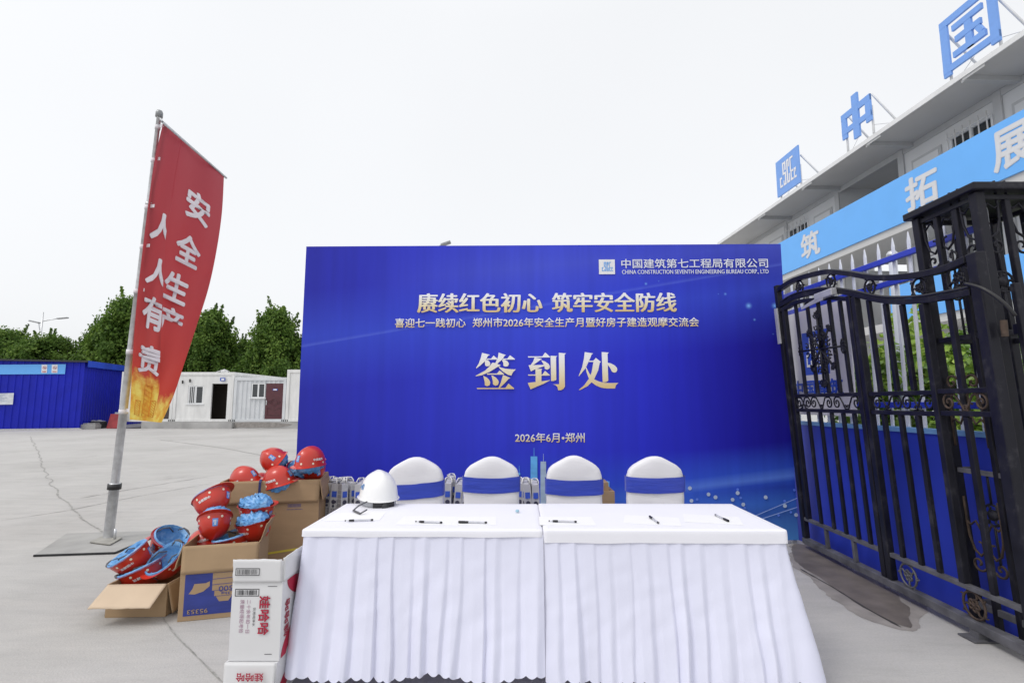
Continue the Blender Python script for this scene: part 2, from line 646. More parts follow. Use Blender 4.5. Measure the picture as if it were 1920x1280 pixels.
def sign_on_shed(x0, x1, y0, y1, name, faded):
    p = SC + nf * 0.085
    q = [on_plane(x, y, p, nf) for x, y in ((x0, y1), (x1, y1), (x1 + .7, y0), (x0 + .7, y0))]
    f = build(MB().poly(q), name, m_print_white, shed)
    ax = (q[1] - q[0]).normalized()
    ay = Vector((0, 0, 1))
    w, h = (q[1] - q[0]).length, (q[3] - q[0]).length
    c = q[0] + ax * w * .5 + ay * h * .62
    mr = mat('prohibition_red_faded' if faded else 'prohibition_red', (0.5, 0.15, 0.17) if faded else (0.45, 0.03, 0.04), 0.5)
    mk = MB()
    rr = w * .34
    for k in range(24):
        t0, t1 = 2 * math.pi * k / 24, 2 * math.pi * (k + 1) / 24
        mk.poly([c + (ax * math.cos(u) + ay * math.sin(u)) * r + nf * .006 for u, r in ((t0, rr), (t0, rr * .76), (t1, rr * .76), (t1, rr))])
    d = (ax - ay).normalized()
    e = (ax + ay).normalized()
    mk.poly([c - d * rr * .8 - e * rr * .12 + nf * .009, c + d * rr * .8 - e * rr * .12 + nf * .009, c + d * rr * .8 + e * rr * .12 + nf * .009, c - d * rr * .8 + e * rr * .12 + nf * .009])
    build(mk, 'prohibition_mark', mr, f)
    mk = MB().poly([q[0] + ax * w * a + ay * h * bb + nf * .006 for a, bb in ((.15, .1), (.85, .1), (.85, .22), (.15, .22))])
    build(mk, 'caption_line', mr, f)
    mc = MB()
    mc.poly([c + ax * rr * .45 * s + ay * rr * .12 * u + nf * .0075 for s, u in ((-1, -1), (1, -1), (1, 1), (-1, 1))])
    build(mc, 'pictogram', m_black, f)


sign_on_shed(77.5, 88, 683.5, 698.8, 'prohibition_sign', False)
sign_on_shed(96.5, 107.5, 683.5, 698.8, 'prohibition_sign', True)
p = SC + nf * 0.08
q = [on_plane(x, y, p, nf) for x, y in ((-30, 758.5), (24, 758), (26, 736.5), (-30, 738))]
pn = build(MB().poly(q), 'notice_sheet', mat('notice_paper', (0.66, 0.68, 0.72), 0.6), shed)
mk = MB()
ax = (q[1] - q[0]).normalized()
for k in range(7):
    zz = 0.5 - k * 0.055
    mk.poly([q[1] - ax * 1.4 + Vector((0, 0, zz)) + nf * .004, q[1] - ax * (.25 + .1 * (k % 3)) + Vector((0, 0, zz)) + nf * .004,
             q[1] - ax * (.25 + .1 * (k % 3)) + Vector((0, 0, zz + .018)) + nf * .004, q[1] - ax * 1.4 + Vector((0, 0, zz + .018)) + nf * .004])
build(mk, 'printed_lines', mat('notice_ink', (0.35, 0.42, 0.55), 0.6), pn)
# ledge along the shed foot
mb = MB()
for i in range(1):
    mb.add([SC + nf * .02, SC + nf * .45 + ns * .3, SC + nf * .45 + fx * 9, SC + nf * .02 + fx * 9,
            SC + nf * .02 + Vector((0, 0, .07)), SC + nf * .42 + ns * .28 + Vector((0, 0, .05)), SC + nf * .42 + fx * 9 + Vector((0, 0, .05)), SC + nf * .02 + fx * 9 + Vector((0, 0, .07))],
           [(0, 3, 2, 1), (4, 5, 6, 7), (0, 1, 5, 4), (1, 2, 6, 5), (2, 3, 7, 6), (3, 0, 4, 7)])
tag(build(mb, 'kerb', m_kerb), kind='structure')

# clutter at the shed corner
def gp(px, py, dz=0):
    return atZ(px, py) + Vector((0, 0, dz))


c = gp(164, 804)
M = Matrix.Translation(c) @ Matrix.Rotation(R(4), 4, 'Z')
o = build(MB().box((-.45, -.1, 0), (.45, .35, .24), M=M).box((-.2, -.08, .245), (.42, .3, .30), M=M), 'concrete_block', m_kerb, bevel=.02)
tag(o, 'pale concrete block lying at the corner of the blue shed', 'block')
c = gp(184, 802.5)
M = Matrix.Translation(c) @ Matrix.Rotation(R(3), 4, 'Z')
cr = thing('black_crate', 'low black crate of rubble between the concrete block and the red board', 'crate', c)
mb = MB()
for lo, hi in (((-.32, -.2, 0), (.32, -.17, .36)), ((-.32, .17, 0), (.32, .2, .36)), ((-.32, -.17, 0), (-.29, .17, .36)), ((.29, -.17, 0), (.32, .17, .36)), ((-.29, -.17, 0), (.29, .17, .03))):
    mb.box(lo, hi, M=M)
build(mb, 'crate_body', mat('crate_black', (0.03, 0.03, 0.03), 0.7, var=.4), cr)
mb = MB()
for i in range(9):
    x, y = -.24 + .06 * i, random.uniform(-.1, .1)
    s = random.uniform(.05, .09)
    mb.box((x - s, y - s, .2), (x + s, y + s, .36 + s * random.random()), M=M @ Matrix.Rotation(random.random() * .3, 4, 'X'))
build(mb, 'rubble_fill', mat('rubble', (0.4, 0.4, 0.42), 0.9, var=.4), cr)
c = gp(213, 803.5)
M = Matrix.Translation(c) @ Matrix.Rotation(R(-6), 4, 'Z') @ Matrix.Rotation(R(-14), 4, 'X')
rb = thing('red_board', 'weathered red board leaning beside the flag pole foot', 'board', c)
mb = MB().box((-.42, -.02, .02), (.42, .02, .80), M=M)
build(mb, 'panel', mat('weathered_red', (0.30, 0.03, 0.035), 0.6, var=.3, scale=3), rb, bevel=.008)
mb = MB().box((-.22, .021, .70), (.40, .045, .90), M=M)
build(mb, 'batten', m_grey_steel, rb)

# ------------------------------------------------------------------ cabins on the platform
KZ = 0.36
m_cab = mat('cabin_white', (0.71, 0.71, 0.70), 0.5, var=0.11, scale=1.6, bump=0.04, bscale=6, stretch=(2.2, 2.2, .5))
m_cab2 = mat('cabin_grey_white', (0.60, 0.62, 0.64), 0.5, var=0.08, scale=1.5)


def cabin(name, label, x0, x1, y0, depth, h, m, openings, corr=False):
    """front wall along x at y0, with real holes; openings: (x0,x1,z0,z1)"""
    t = thing(name, label, 'cabin', ((x0 + x1) / 2, y0, KZ))
    xs = sorted({x0, x1} | {o[0] for o in openings} | {o[1] for o in openings})
    zs = sorted({KZ + .14, KZ + h - .17} | {o[2] for o in openings} | {o[3] for o in openings})
    w = MB()
    for a, bb in zip(xs, xs[1:]):
        for cc, d in zip(zs, zs[1:]):
            mx, mz = (a + bb) / 2, (cc + d) / 2
            if any(o[0] < mx < o[1] and o[2] < mz < o[3] for o in openings):
                continue
            if corr:
                k = max(1, int((bb - a) / .22))
                st = (bb - a) / k
                for i in range(k):
                    s = a + i * st
                    pf = [(s, 0), (s + st * .35, 0), (s + st * .5, -.035), (s + st * .85, -.035), (s + st, 0)]
                    for (p, e), (q, g) in zip(pf, pf[1:]):
                        w.poly([(p, y0 + .05 + e, cc), (q, y0 + .05 + g, cc), (q, y0 + .05 + g, d), (p, y0 + .05 + e, d)])
            else:
                w.poly([(a, y0 + .02, cc), (bb, y0 + .02, cc), (bb, y0 + .02, d), (a, y0 + .02, d)])
    for o in openings:
        for p, q in (((o[0], o[2]), (o[0], o[3])), ((o[0], o[3]), (o[1], o[3])), ((o[1], o[3]), (o[1], o[2])), ((o[1], o[2]), (o[0], o[2]))):
            w.poly([(p[0], y0 + .02, p[1]), (q[0], y0 + .02, q[1]), (q[0], y0 + .12, q[1]), (p[0], y0 + .12, p[1])])
    for x in (x0 + .03, x1 - .03):
        w.poly([(x, y0 + .02, KZ), (x, y0 + depth, KZ), (x, y0 + depth, KZ + h - .1), (x, y0 + .02, KZ + h - .1)])
    w.poly([(x0 + .03, y0 + depth, KZ), (x1 - .03, y0 + depth, KZ), (x1 - .03, y0 + depth, KZ + h - .1), (x0 + .03, y0 + depth, KZ + h - .1)])
    build(w, 'wall', m, t)
    f = MB()
    f.box((x0, y0 - .02, KZ), (x1, y0 + .1, KZ + .139)).box((x0, y0 - .02, KZ + h - .17), (x1, y0 + depth, KZ + h))
    build(f, 'roof', m, t, bevel=.012)
    for x in (x0, x1 - .16):
        f = MB().box((x + .002, y0 - .022, KZ + .14), (x + .158, y0 + .12, KZ + h - .171))
        build(f, 'corner_post', m, t, bevel=.01)
    f = MB()
    for x in (x0, x1 - .2):
        f.box((x + .03, y0 - .035, KZ + .02), (x + .07, y0 - .021, KZ + .11)).box((x + .12, y0 - .035, KZ + .02), (x + .16, y0 - .021, KZ + .11))
    build(f, 'corner_casting', m_dark, t)
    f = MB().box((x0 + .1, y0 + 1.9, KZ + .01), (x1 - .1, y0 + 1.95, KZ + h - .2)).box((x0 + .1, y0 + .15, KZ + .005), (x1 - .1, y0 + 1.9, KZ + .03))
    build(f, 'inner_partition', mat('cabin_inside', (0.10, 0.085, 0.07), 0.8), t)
    return t


def cwin(t, x0, x1, z0, z1, y, bars=0, split=True):
    f = MB()
    e = .05
    f.box((x0, y - .03, z0), (x0 + e, y + .03, z1)).box((x1 - e, y - .03, z0), (x1, y + .03, z1)).box((x0 + e, y - .03, z0), (x1 - e, y + .03, z0 + e)).box((x0 + e, y - .03, z1 - e), (x1 - e, y + .03, z1))
    xm = (x0 + x1) / 2
    f.box((xm - .04, y - .035, z0 + e), (xm + .04, y + .035, z1 - e))
    w = build(f, 'window', m_alu, t)
    build(MB().box((x0 + e, y - .004, z0 + e), (x1 - e, y + .004, z1 - e)), 'pane', m_glass, w)
    build(MB().box((x0 - .08, y - .09, z0 - .05), (x1 + .08, y - .031, z0 - .002)), 'sill', m_alu, w)
    for i in range(bars):
        x = x0 + e + (xm - x0 - e) * (i + .5) / bars
        build(MB().box((x - .014, y - .055, z0 + .02), (x + .014, y - .036, z1 - .02)), 'bar', m_alu, w)
    return w


YC = 28.6


def cx(px, py=750, y=YC):
    return atY(px, py, y).x


def cz(py, px=400, y=YC):
    return atY(px, py, y).z


HC = cz(697.5) - KZ
# cabin behind the flag
X0, X1 = cx(225), cx(325)
dz1 = cz(722)
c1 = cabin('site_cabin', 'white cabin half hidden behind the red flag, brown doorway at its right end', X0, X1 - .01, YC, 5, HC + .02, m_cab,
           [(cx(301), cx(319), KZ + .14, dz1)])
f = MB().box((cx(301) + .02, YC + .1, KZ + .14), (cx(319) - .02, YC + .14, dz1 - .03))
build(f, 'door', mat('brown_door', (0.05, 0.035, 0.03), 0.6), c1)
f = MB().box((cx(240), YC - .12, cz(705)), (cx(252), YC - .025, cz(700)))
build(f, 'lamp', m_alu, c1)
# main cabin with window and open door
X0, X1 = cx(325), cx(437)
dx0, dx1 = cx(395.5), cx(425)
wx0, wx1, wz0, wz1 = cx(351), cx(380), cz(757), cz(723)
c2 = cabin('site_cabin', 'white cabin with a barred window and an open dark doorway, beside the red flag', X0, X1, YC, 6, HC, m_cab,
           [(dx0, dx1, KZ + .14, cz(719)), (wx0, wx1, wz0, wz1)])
cwin(c2, wx0 + .005, wx1 - .005, wz0 + .005, wz1 - .005, YC + .06, 4)
f = MB().box((dx1 - .06, YC + .16, KZ + .15), (dx1 - .02, YC + 1.0, cz(719) - .02))
build(f, 'door', mat('wood_door_leaf', (0.12, 0.075, 0.045), 0.6, var=.3), c2)
f = MB().box((cx(411), YC - .05, cz(714)), (cx(420.5), YC - .023, cz(708)))
pl = build(f, 'name_plate', mat('plate_blue', (0.03, 0.09, 0.45), 0.5), c2)
f = MB().box((cx(413.5), YC - .056, cz(712.8)), (cx(419), YC - .051, cz(709.4)))
build(f, 'plate_lettering', m_print_white, pl)
for px, py in ((340.5, 716), (354, 713.5)):
    f = MB().box((cx(px - 1), YC - .05, cz(py + 3)), (cx(px + 1), YC - .005, cz(py - 3)))
    build(f, 'vent', m_dark, c2)
f = MB().box((X1 - .75, YC - .03, KZ + HC + .004), (X1 - .55, YC + .3, KZ + HC + .12)).tube([(X1 - 1.0, YC, KZ + HC + .01), (X1 - .6, YC + .05, KZ + HC + .15), (X1 - .3, YC, KZ + HC + .03)], .02, 6)
build(f, 'lifting_lug', m_alu, c2)
# corrugated container with maroon door
Y3 = YC - .05
X0, X1 = cx(438.5), cx(536.5)
h3 = cz(707.5) - KZ
dx0, dx1 = cx(498), cx(532.5)
wx0, wx1, wz0, wz1 = cx(471), cx(497), cz(746), cz(718)
c3 = cabin('steel_container', 'pale corrugated steel container with a maroon door and a small window', X0, X1, Y3, 5.5, h3, m_cab2,
           [(dx0, dx1, KZ + .14, cz(718.5)), (wx0, wx1, wz0, wz1)], corr=True)
c3['category'] = 'container'
cwin(c3, wx0 + .01, wx1 - .01, wz0 + .01, wz1 - .01, Y3 + .04)
m_maroon = mat('maroon_door_paint', (0.085, 0.022, 0.03), 0.4, var=.15)
f = MB().box((dx0 + .01, Y3 + .02, KZ + .145), (dx1 - .01, Y3 + .07, cz(718.5) - .01))
dr = build(f, 'door', m_maroon, c3, bevel=.008)
f = MB()
xc, zc = (dx0 + dx1) / 2, KZ + 1.05
for s in (1.0, .6):
    pts = [(xc - .33 * s, zc), (xc, zc + .22 * s), (xc + .33 * s, zc), (xc, zc - .22 * s)]
    f.tube([(a, Y3 + .014, bb) for a, bb in pts], .018, 6, closed=True)
f.tube([(xc - .36, Y3 + .014, KZ + .35), (xc + .36, Y3 + .014, KZ + .35), (xc + .36, Y3 + .014, KZ + .75), (xc, Y3 + .014, KZ + .62), (xc - .36, Y3 + .014, KZ + .75)], .016, 6, closed=True)
build(f, 'door_moulding', m_maroon, dr)
f = MB().box((dx0 + .06, Y3 - .03, zc - .15), (dx0 + .1, Y3 + .018, zc + .1))
build(f, 'handle', m_galv, dr)
f = MB().box((xc - .12, Y3 + .006, cz(732)), (xc + .14, Y3 + .018, cz(728.5)))
build(f, 'name_plate', mat('plate_blue', (0.03, 0.09, 0.45), 0.5), dr)
f = MB().box((xc - .08, Y3 + .002, cz(731.4)), (xc + .10, Y3 + .005, cz(729.2)))
build(f, 'plate_lettering', m_print_white, dr)
# taller one partly behind the big blue backdrop
c4 = cabin('steel_container', 'taller white container cut off by the left edge of the blue backdrop', cx(537.2), cx(640), Y3 - .02, 5.5, cz(693) - KZ, m_cab, [])
c4['category'] = 'container'
# puddle stain on the platform edge
mb = MB()
Q = []
for i in range(50):
    a = 2 * math.pi * i / 50
    r = 1 + .25 * noise.noise(Vector((math.cos(a) * 2, math.sin(a) * 2, 4)))
    Q.append((-13.9 + 2.0 * r * math.cos(a), 28.526, .19 + .15 * r * math.sin(a)))
tag(build(mb.poly(Q[::-1]), 'damp_stain', m_damp), kind='structure')

# ------------------------------------------------------------------ trees
m_leaf, t, b = graph('leaf_green', 0.6)
b.inputs['Specular IOR Level'].default_value = 0.25
at = N(t, 'ShaderNodeAttribute', attribute_name='tone')
cr_ = ramp(t, at.outputs['Fac'], [(0.0, (0.030, 0.064, 0.013)), (0.45, (0.088, 0.168, 0.029)), (0.8, (0.16, 0.26, 0.045)), (1.0, (0.27, 0.38, 0.085))])
t.links.new(cr_, b.inputs['Base Color'])
tl = N(t, 'ShaderNodeBsdfTranslucent')
t.links.new(cr_, tl.inputs[0])
mx = N(t, 'ShaderNodeMixShader', Fac=0.42)
t.links.new(b.outputs[0], mx.inputs[1])
t.links.new(tl.outputs[0], mx.inputs[2])
t.links.new(mx.outputs[0], t.nodes['Material Output'].inputs[0])
m_bark = mat('bark', (0.09, 0.07, 0.055), 0.9, var=.35, bump=.4, bscale=12)


def crown_mesh(seed, H, W, shape, n_clump, per, leaf, z0=0.0, depth=None, clump=.75, sprig=.14):
    """leaf-sized faces in clumps through a crown of height H, half width W; shape(h) gives the relative radius"""
    rnd = random.Random(seed)
    vs, fs, tone = [], [], []
    D = depth or W
    for c in range(n_clump):
        h = rnd.random() ** 0.9
        rad = shape(h)
        a = rnd.uniform(0, 2 * math.pi)
        q = rnd.uniform(0.62, 1.0) if rnd.random() < .8 else rnd.uniform(0.1, .62)
        lump = 1 + .30 * noise.noise(Vector((math.cos(a) * 1.9, math.sin(a) * 1.9, h * 4.5 + seed)))
        cpos = Vector((W * rad * q * lump * math.cos(a), D * rad * q * lump * math.sin(a), z0 + H * h))
        cr = rnd.uniform(.45, 1.0) * clump
        ctone = rnd.uniform(.26, .74)
        outd = Vector((math.cos(a), math.sin(a), .7)).normalized()
        up = Vector((outd.x * .5, outd.y * .5, 1)).normalized()
        shoot = rnd.random() < sprig and q > .7
        for k in range(per):
            d = Vector((rnd.gauss(0, 1), rnd.gauss(0, 1), rnd.gauss(0, .8)))
            d = d.normalized() * rnd.random() ** .5
            p = cpos + d * cr
            if shoot:                       # a leafy upward shoot standing out of the crown
                e = rnd.random()
                p = cpos + up * (e * clump * 1.5) + d * cr * (.62 * (1 - e) + .10)
            nn = (outd * .7 + Vector((rnd.gauss(0, .6), rnd.gauss(0, .6), rnd.gauss(.35, .5)))).normalized()
            s = nn.orthogonal().normalized()
            s = (Matrix.Rotation(rnd.uniform(0, 6.28), 3, nn) @ s)
            u = nn.cross(s)
            L, w = leaf * rnd.uniform(.7, 1.25), leaf * rnd.uniform(.3, .48)
            i = len(vs)
            vs += [p - s * L * .5, p + u * w + nn * .1 * L, p + s * L * .5, p - u * w + nn * .1 * L]
            fs.append((i, i + 1, i + 2, i + 3))
            tone.append(min(1, max(0, ctone + rnd.gauss(.08, .11))))
    me = bpy.data.meshes.new('crown')
    me.from_pydata([tuple(v) for v in vs], [], fs)
    at = me.attributes.new('tone', 'FLOAT', 'FACE')
    at.data.foreach_set('value', tone)
    me.materials.append(m_leaf)
    me.update()
    return me


def cone_shape(h):
    return max(0.08, (1 - h) ** .46 * min(1, .70 + h * 1.6))


def round_shape(h):
    return max(.05, math.sqrt(max(0, 1 - (h * 1.55 - .62) ** 2 / .9)))


crowns = [crown_mesh(1, 5.0, 2.7, cone_shape, 330, 84, .185), crown_mesh(2, 5.0, 2.7, cone_shape, 330, 84, .185), crown_mesh(3, 5.0, 2.8, round_shape, 330, 84, .185)]


def trunk_mesh(seed, H):
    rnd = random.Random(seed)
    mb = MB()
    pts = [Vector((rnd.uniform(-.06, .06) * i, rnd.uniform(-.06, .06) * i, H * i / 6)) for i in range(7)]
    mb.tube(pts, [.17 - .022 * i for i in range(7)], 8)
    for i in range(9):
        a = i * 2.4
        z = H * (.3 + .06 * i)
        p = Vector((0, 0, z))
        q = p + Vector((math.cos(a) * 1.1, math.sin(a) * 1.1, .9))
        mb.tube([p, p.lerp(q, .5) + Vector((0, 0, .12)), q], [.06, .045, .02], 6)
    return mb


def tree(px, ytop, Y, halfw, ci, label, base=1.1):
    """a crown whose top shows at (px, ytop)"""
    top = atY(px, ytop, Y)
    t = thing('broadleaf_tree', label, 'tree', (top.x, Y, 0), group='row of trees behind the cabins')
    H = top.z - base
    o = bpy.data.objects.new('crown', crowns[ci])
    COL.objects.link(o)
    o.parent = t
    o.location = (0, 0, base)
    o.scale = (halfw / 2.9, halfw / 2.9, H / 6.05)
    o.rotation_euler = (0, 0, px * .7)
    build(trunk_mesh(int(px) + 50, top.z * .8), 'trunk', m_bark, t, local=True)
    return t


tree(8, 598, 41, 3.2, 2, 'dark green tree at the left edge of the photo, behind the blue shed')
tree(-95, 600, 42, 3.2, 0, 'green tree beyond the left end of the blue shed roof')
tree(96, 612, 40, 2.9, 2, 'low rounded green tree below the twin arm street lamp')
tree(242, 532, 40, 3.5, 0, 'tall conical green tree directly behind the silver flag pole')
tree(190, 590, 42.5, 2.2, 1, 'narrow green tree filling in left of the flag pole, behind the shed corner')
tree(398, 562, 40, 3.1, 1, 'pointed green tree just right of the red flag, above the barred window cabin')
tree(330, 590, 43, 2.6, 2, 'green tree mostly hidden behind the red flag')
tree(522, 555, 40, 3.2, 0, 'pointed green tree touching the left edge of the blue backdrop')
tree(455, 622, 43, 2.4, 2, 'darker tree in the gap between the two pointed trees')
tree(610, 580, 42, 3.2, 1, 'tree peeping out behind the upper left side of the blue backdrop')


# ------------------------------------------------------------------ street lamps
def lamp_head(mb, p, d):
    d = Vector(d).normalized()
    mb.beam(p, p + d * .9, .28, .09)
    return mb


pb = atY(80, 596, 52)
sl = thing('street_lamp', 'slim twin arm street lamp rising behind the low rounded tree', 'street lamp', (pb.x, 52, 0), group='street lamps')
x, z = pb.x, pb.z
build(MB().tube([(x, 52, 0), (x, 52, z + .6)], [.11, .06], 8), 'pole', m_galv, sl)
l = atY(62, 603, 52)
r = atY(116, 597, 52)
build(MB().tube([(x, 52, z - 1.6), (x - .25, 52, z - .9), (l.x + .6, 52, l.z - .1)], .045, 6), 'arm', m_galv, sl)
h1 = build(MB().beam((l.x + .65, 52, l.z - .12), (l.x - .35, 52, l.z + .1), .3, .14), 'lamp_head', m_grey_steel, sl, bevel=.03)
build(MB().tube([(x, 52, z - .35), (r.x - .4, 52, r.z)], .04, 6), 'arm', m_galv, sl)
build(MB().beam((r.x - .45, 52, r.z - .02), (r.x + .6, 52, r.z + .08), .3, .12), 'lamp_head', m_grey_steel, sl, bevel=.03)
pb = atY(829, 459, 24)
sl = thing('street_lamp', 'street lamp head just showing above the top edge of the blue backdrop', 'street lamp', (pb.x - 1.4, 24, 0), group='street lamps')
x = pb.x - 1.4
build(MB().tube([(x, 24, 0), (x, 24, pb.z - 1.4)], [.11, .07], 8), 'pole', m_galv, sl)
e = atY(845, 453.5, 24)
build(MB().tube([(x, 24, pb.z - 1.4), (x + .4, 24, pb.z - .7), (pb.x, 24, pb.z)], .05, 6), 'arm', m_galv, sl)
build(MB().beam((pb.x - .05, 24, pb.z - .02), (e.x, 24, e.z), .28, .12), 'lamp_head', m_grey_steel, sl, bevel=.03)

# ------------------------------------------------------------------ the flag
P0 = Vector((-4.12, 5.53, 0.031))
PT = atY(299, 212, 5.45)
fp = thing('flag_pole', 'tall silver telescopic flag pole standing on a flat plate, red flag tied to it', 'flag pole', (-4.12, 5.53, 0.016))


def pole_at(py):
    d = (PT - P0)
    lo, hi = 0.0, 1.0
    for _ in range(40):
        k = (lo + hi) / 2
        q = P0 + d * k
        v = q - CO
        dep = v.y * math.cos(PITCH) + v.z * math.sin(PITCH)
        up = -v.y * math.sin(PITCH) + v.z * math.cos(PITCH)
        y = 640 - FPX * up / dep
        if y > py:
            lo = k
        else:
            hi = k
    return P0 + d * lo


segs = [(1012, 905, .046), (905, 770, .038), (770, 660, .036), (660, 545, .034), (545, 380, .028), (380, 214, .022)]
mb = MB()
for y0, y1, r in segs:
    a, c = pole_at(y0), pole_at(y1)
    d = (c - a).normalized()
    mb.lathe(a, d, [(r, 0), (r, (c - a).length - .03), (r * 1.06, (c - a).length - .03), (r * 1.06, (c - a).length), (r * .7, (c - a).length + .002)], 18)
build(mb, 'pole', m_galv, fp)
a = pole_at(911)
d = (PT - P0).normalized()
build(MB().lathe(a - d * .03, d, [(.048, 0), (.062, 0), (.062, .055), (.048, .055)], 18), 'clamp_collar', m_black, fp)
build(MB().lathe(PT - d * .05, d, [(.022, 0), (.036, 0), (.036, .05), (.026, .075), (.0, .085)], 14), 'finial', m_grey_steel, fp)
pc = [atZ(168, 1017, .02), atZ(206, 1022, .02), atZ(229, 1009, .02), atZ(196, 1004, .02)]
mb = MB().prism([(p.x, p.y) for p in pc], 0.0225, .031, (1, 0, 0), (0, 1, 0), (0, 0, 1), (0, 0, 0))
build(mb, 'foot_plate', mat('foot_plate_steel', (0.34, 0.33, 0.30), 0.6, .3, var=.25), fp)
bo = atZ(215, 1010, .031)
build(MB().tube([bo, bo + Vector((0, 0, .10))], .012, 8), 'bolt', m_galv, fp)
for py in (238, 300, 388, 462, 545, 658, 770):
    a = pole_at(py)
    rp = {238: .024, 300: .024, 388: .030, 462: .030, 545: .037, 658: .038, 770: .040}[py]
    b_ = a + Vector((.05, -.02, .0))
    mb = MB().lathe(a - d * .03, d, [(rp, 0), (rp + .003, 0), (rp + .003, .045), (rp, .045)], 14)
    mb.beam(a + d * .005, b_ + d * .005 + Vector((.03, 0, 0)), .006, .035)
    build(mb, 'tie_strap', mat('white_strap', (0.72, 0.70, 0.74), 0.7), fp)

# plate lying under the pole
q = [atZ(64, 1043), atZ(216, 1038), atZ(316, 996.5), atZ(125, 1002)]
gpz = thing('ground_plate', 'broad thin grey plate with a black edge lying flat under the flag pole', 'plate', (q[0] + q[2]) / 2)
mb = MB().prism([(p.x, p.y) for p in q], .004, .0155, (1, 0, 0), (0, 1, 0), (0, 0, 1), (0, 0, 0))
build(mb, 'plate_top', mat('dusty_plate', (0.33, 0.325, 0.315), 0.8, var=.16, scale=3), gpz)
mb = MB()
ed = [q[0], q[1], q[2]]
for a, c in zip(ed, ed[1:]):
    mb.beam(a + Vector((0, -.006, .0105)), c + Vector((0, -.006, .0105)), .012, .017)
build(mb, 'rubber_edge', m_black, gpz)

# cloth: outline of the flag as it hangs, with the pleat that hides the middle strip
Ls = [(306, 230), (290, 300), (277, 390), (266, 480), (257, 560), (250, 650), (246, 720), (243, 786)]
Rs = [(420, 330), (416, 400), (406, 470), (391, 540), (369, 610), (346, 680), (326, 740), (303, 792)]


def along(tab, t):
    t = max(0, min(1, t)) * (len(tab) - 1)
    i = min(int(t), len(tab) - 2)
    f = t - i
    p0, p1, p2, p3 = tab[max(i - 1, 0)], tab[i], tab[i + 1], tab[min(i + 2, len(tab) - 1)]
    return tuple(.5 * ((2 * b) + (c - a) * f + (2 * a - 5 * b + 4 * c - d) * f * f + (3 * b - a - 3 * c + d) * f ** 3) for a, b, c, d in zip(p0, p1, p2, p3))


QF = [(0, .30), (.2, .30), (.36, .30), (.52, .385), (.66, .48), (.85, .65), (1.0, .72)]


def lerp_tab(tab, x):
    for (a, u), (c, v) in zip(tab, tab[1:]):
        if x <= c:
            return u + (v - u) * (x - a) / (c - a)
    return tab[-1][1]


def sm(x):
    x = max(0, min(1, x))
    return x * x * (3 - 2 * x)


def fold(t):
    return .17 * sm((t - .22) / .5)


def flag_at(q, t, back, lift=0.0):
    """point of the cloth at the fraction q across the hanging outline; back = how far it lies in the rear layer"""
    l, r = along(Ls, t), along(Rs, t)
    px, py = l[0] + (r[0] - l[0]) * q, l[1] + (r[1] - l[1]) * q
    wave = .03 * math.sin(t * 9 + q * 5) * q + .02 * math.sin(q * 13 + t * 3) + .012 * math.sin(t * 31 + q * 9)
    Y = 5.40 + (1.22 - .75 * t) * q + back * .10 * min(1, fold(t) / .05) + wave
    p = atY(px, py, Y)
    return p + (CO - p).normalized() * lift


S1, S2 = .42, .52


def flag_pt(s, t, lift=0.0):
    de, qf = fold(t), lerp_tab(QF, t)
    if s < S1:
        return flag_at(qf * s / S1, t, 0, lift)
    if s < S2:
        k = (s - S1) / (S2 - S1)
        return flag_at(qf - de * sm(k), t, sm(k), lift)
    k = (s - S2) / (1 - S2)
    return flag_at(qf - de + (1 - qf + de) * k, t, 1, lift)


flag = thing('flag', 'tall red feather flag with white characters and golden skyline print at its foot', 'flag', flag_pt(0, 1))
m_flag, t, b = graph('red_flag_cloth', 0.6)
uv = N(t, 'ShaderNodeUVMap', uv_map='UVMap')
sp = N(t, 'ShaderNodeSeparateXYZ')
t.links.new(uv.outputs[0], sp.inputs[0])
red = ramp(t, sp.outputs['Y'], [(0.0, (0.38, 0.05, 0.07)), (0.55, (0.47, 0.05, 0.055)), (0.8, (0.57, 0.055, 0.04)), (1, (0.62, 0.06, 0.02))])  # duller red towards the top: sky light through the cloth, put into the colour
nz = N(t, 'ShaderNodeTexNoise', Scale=5.0, Detail=6, Roughness=0.65)
mp = N(t, 'ShaderNodeMapping')
mp.inputs['Scale'].default_value = (1.2, 3.2, 1)
t.links.new(uv.outputs[0], mp.inputs[0])
t.links.new(mp.outputs[0], nz.inputs['Vector'])
# skyline print mask: height of the golden print depends on s
h1 = N(t, 'ShaderNodeMath', operation='MULTIPLY_ADD')
t.links.new(nz.outputs[0], h1.inputs[0])
h1.inputs[1].default_value = 0.20
h1.inputs[2].default_value = -0.10
h2 = N(t, 'ShaderNodeMath', operation='ADD')
t.links.new(sp.outputs['Y'], h2.inputs[0])
t.links.new(h1.outputs[0], h2.inputs[1])
sxx = N(t, 'ShaderNodeMapRange')
sxx.inputs['From Min'].default_value = 0.40
sxx.inputs['From Max'].default_value = 0.55
sxx.inputs['To Min'].default_value = 0.0
sxx.inputs['To Max'].default_value = -0.075
t.links.new(sp.outputs['X'], sxx.inputs[0])
h3 = N(t, 'ShaderNodeMath', operation='ADD')
t.links.new(h2.outputs[0], h3.inputs[0])
t.links.new(sxx.outputs[0], h3.inputs[1])
msk = ramp(t, h3.outputs[0], [(0.79, (0, 0, 0)), (0.85, (.8, .8, .8)), (0.90, (1, 1, 1))])
gold = ramp(t, nz.outputs[0], [(0.32, (0.72, 0.27, 0.03)), (0.48, (0.84, 0.52, 0.07)), (0.62, (0.88, 0.72, 0.16))])
mixc = N(t, 'ShaderNodeMixRGB')
t.links.new(msk, mixc.inputs[0])
t.links.new(red, mixc.inputs[1])
t.links.new(gold, mixc.inputs[2])
t.links.new(mixc.outputs[0], b.inputs['Base Color'])
tl = N(t, 'ShaderNodeBsdfTranslucent')
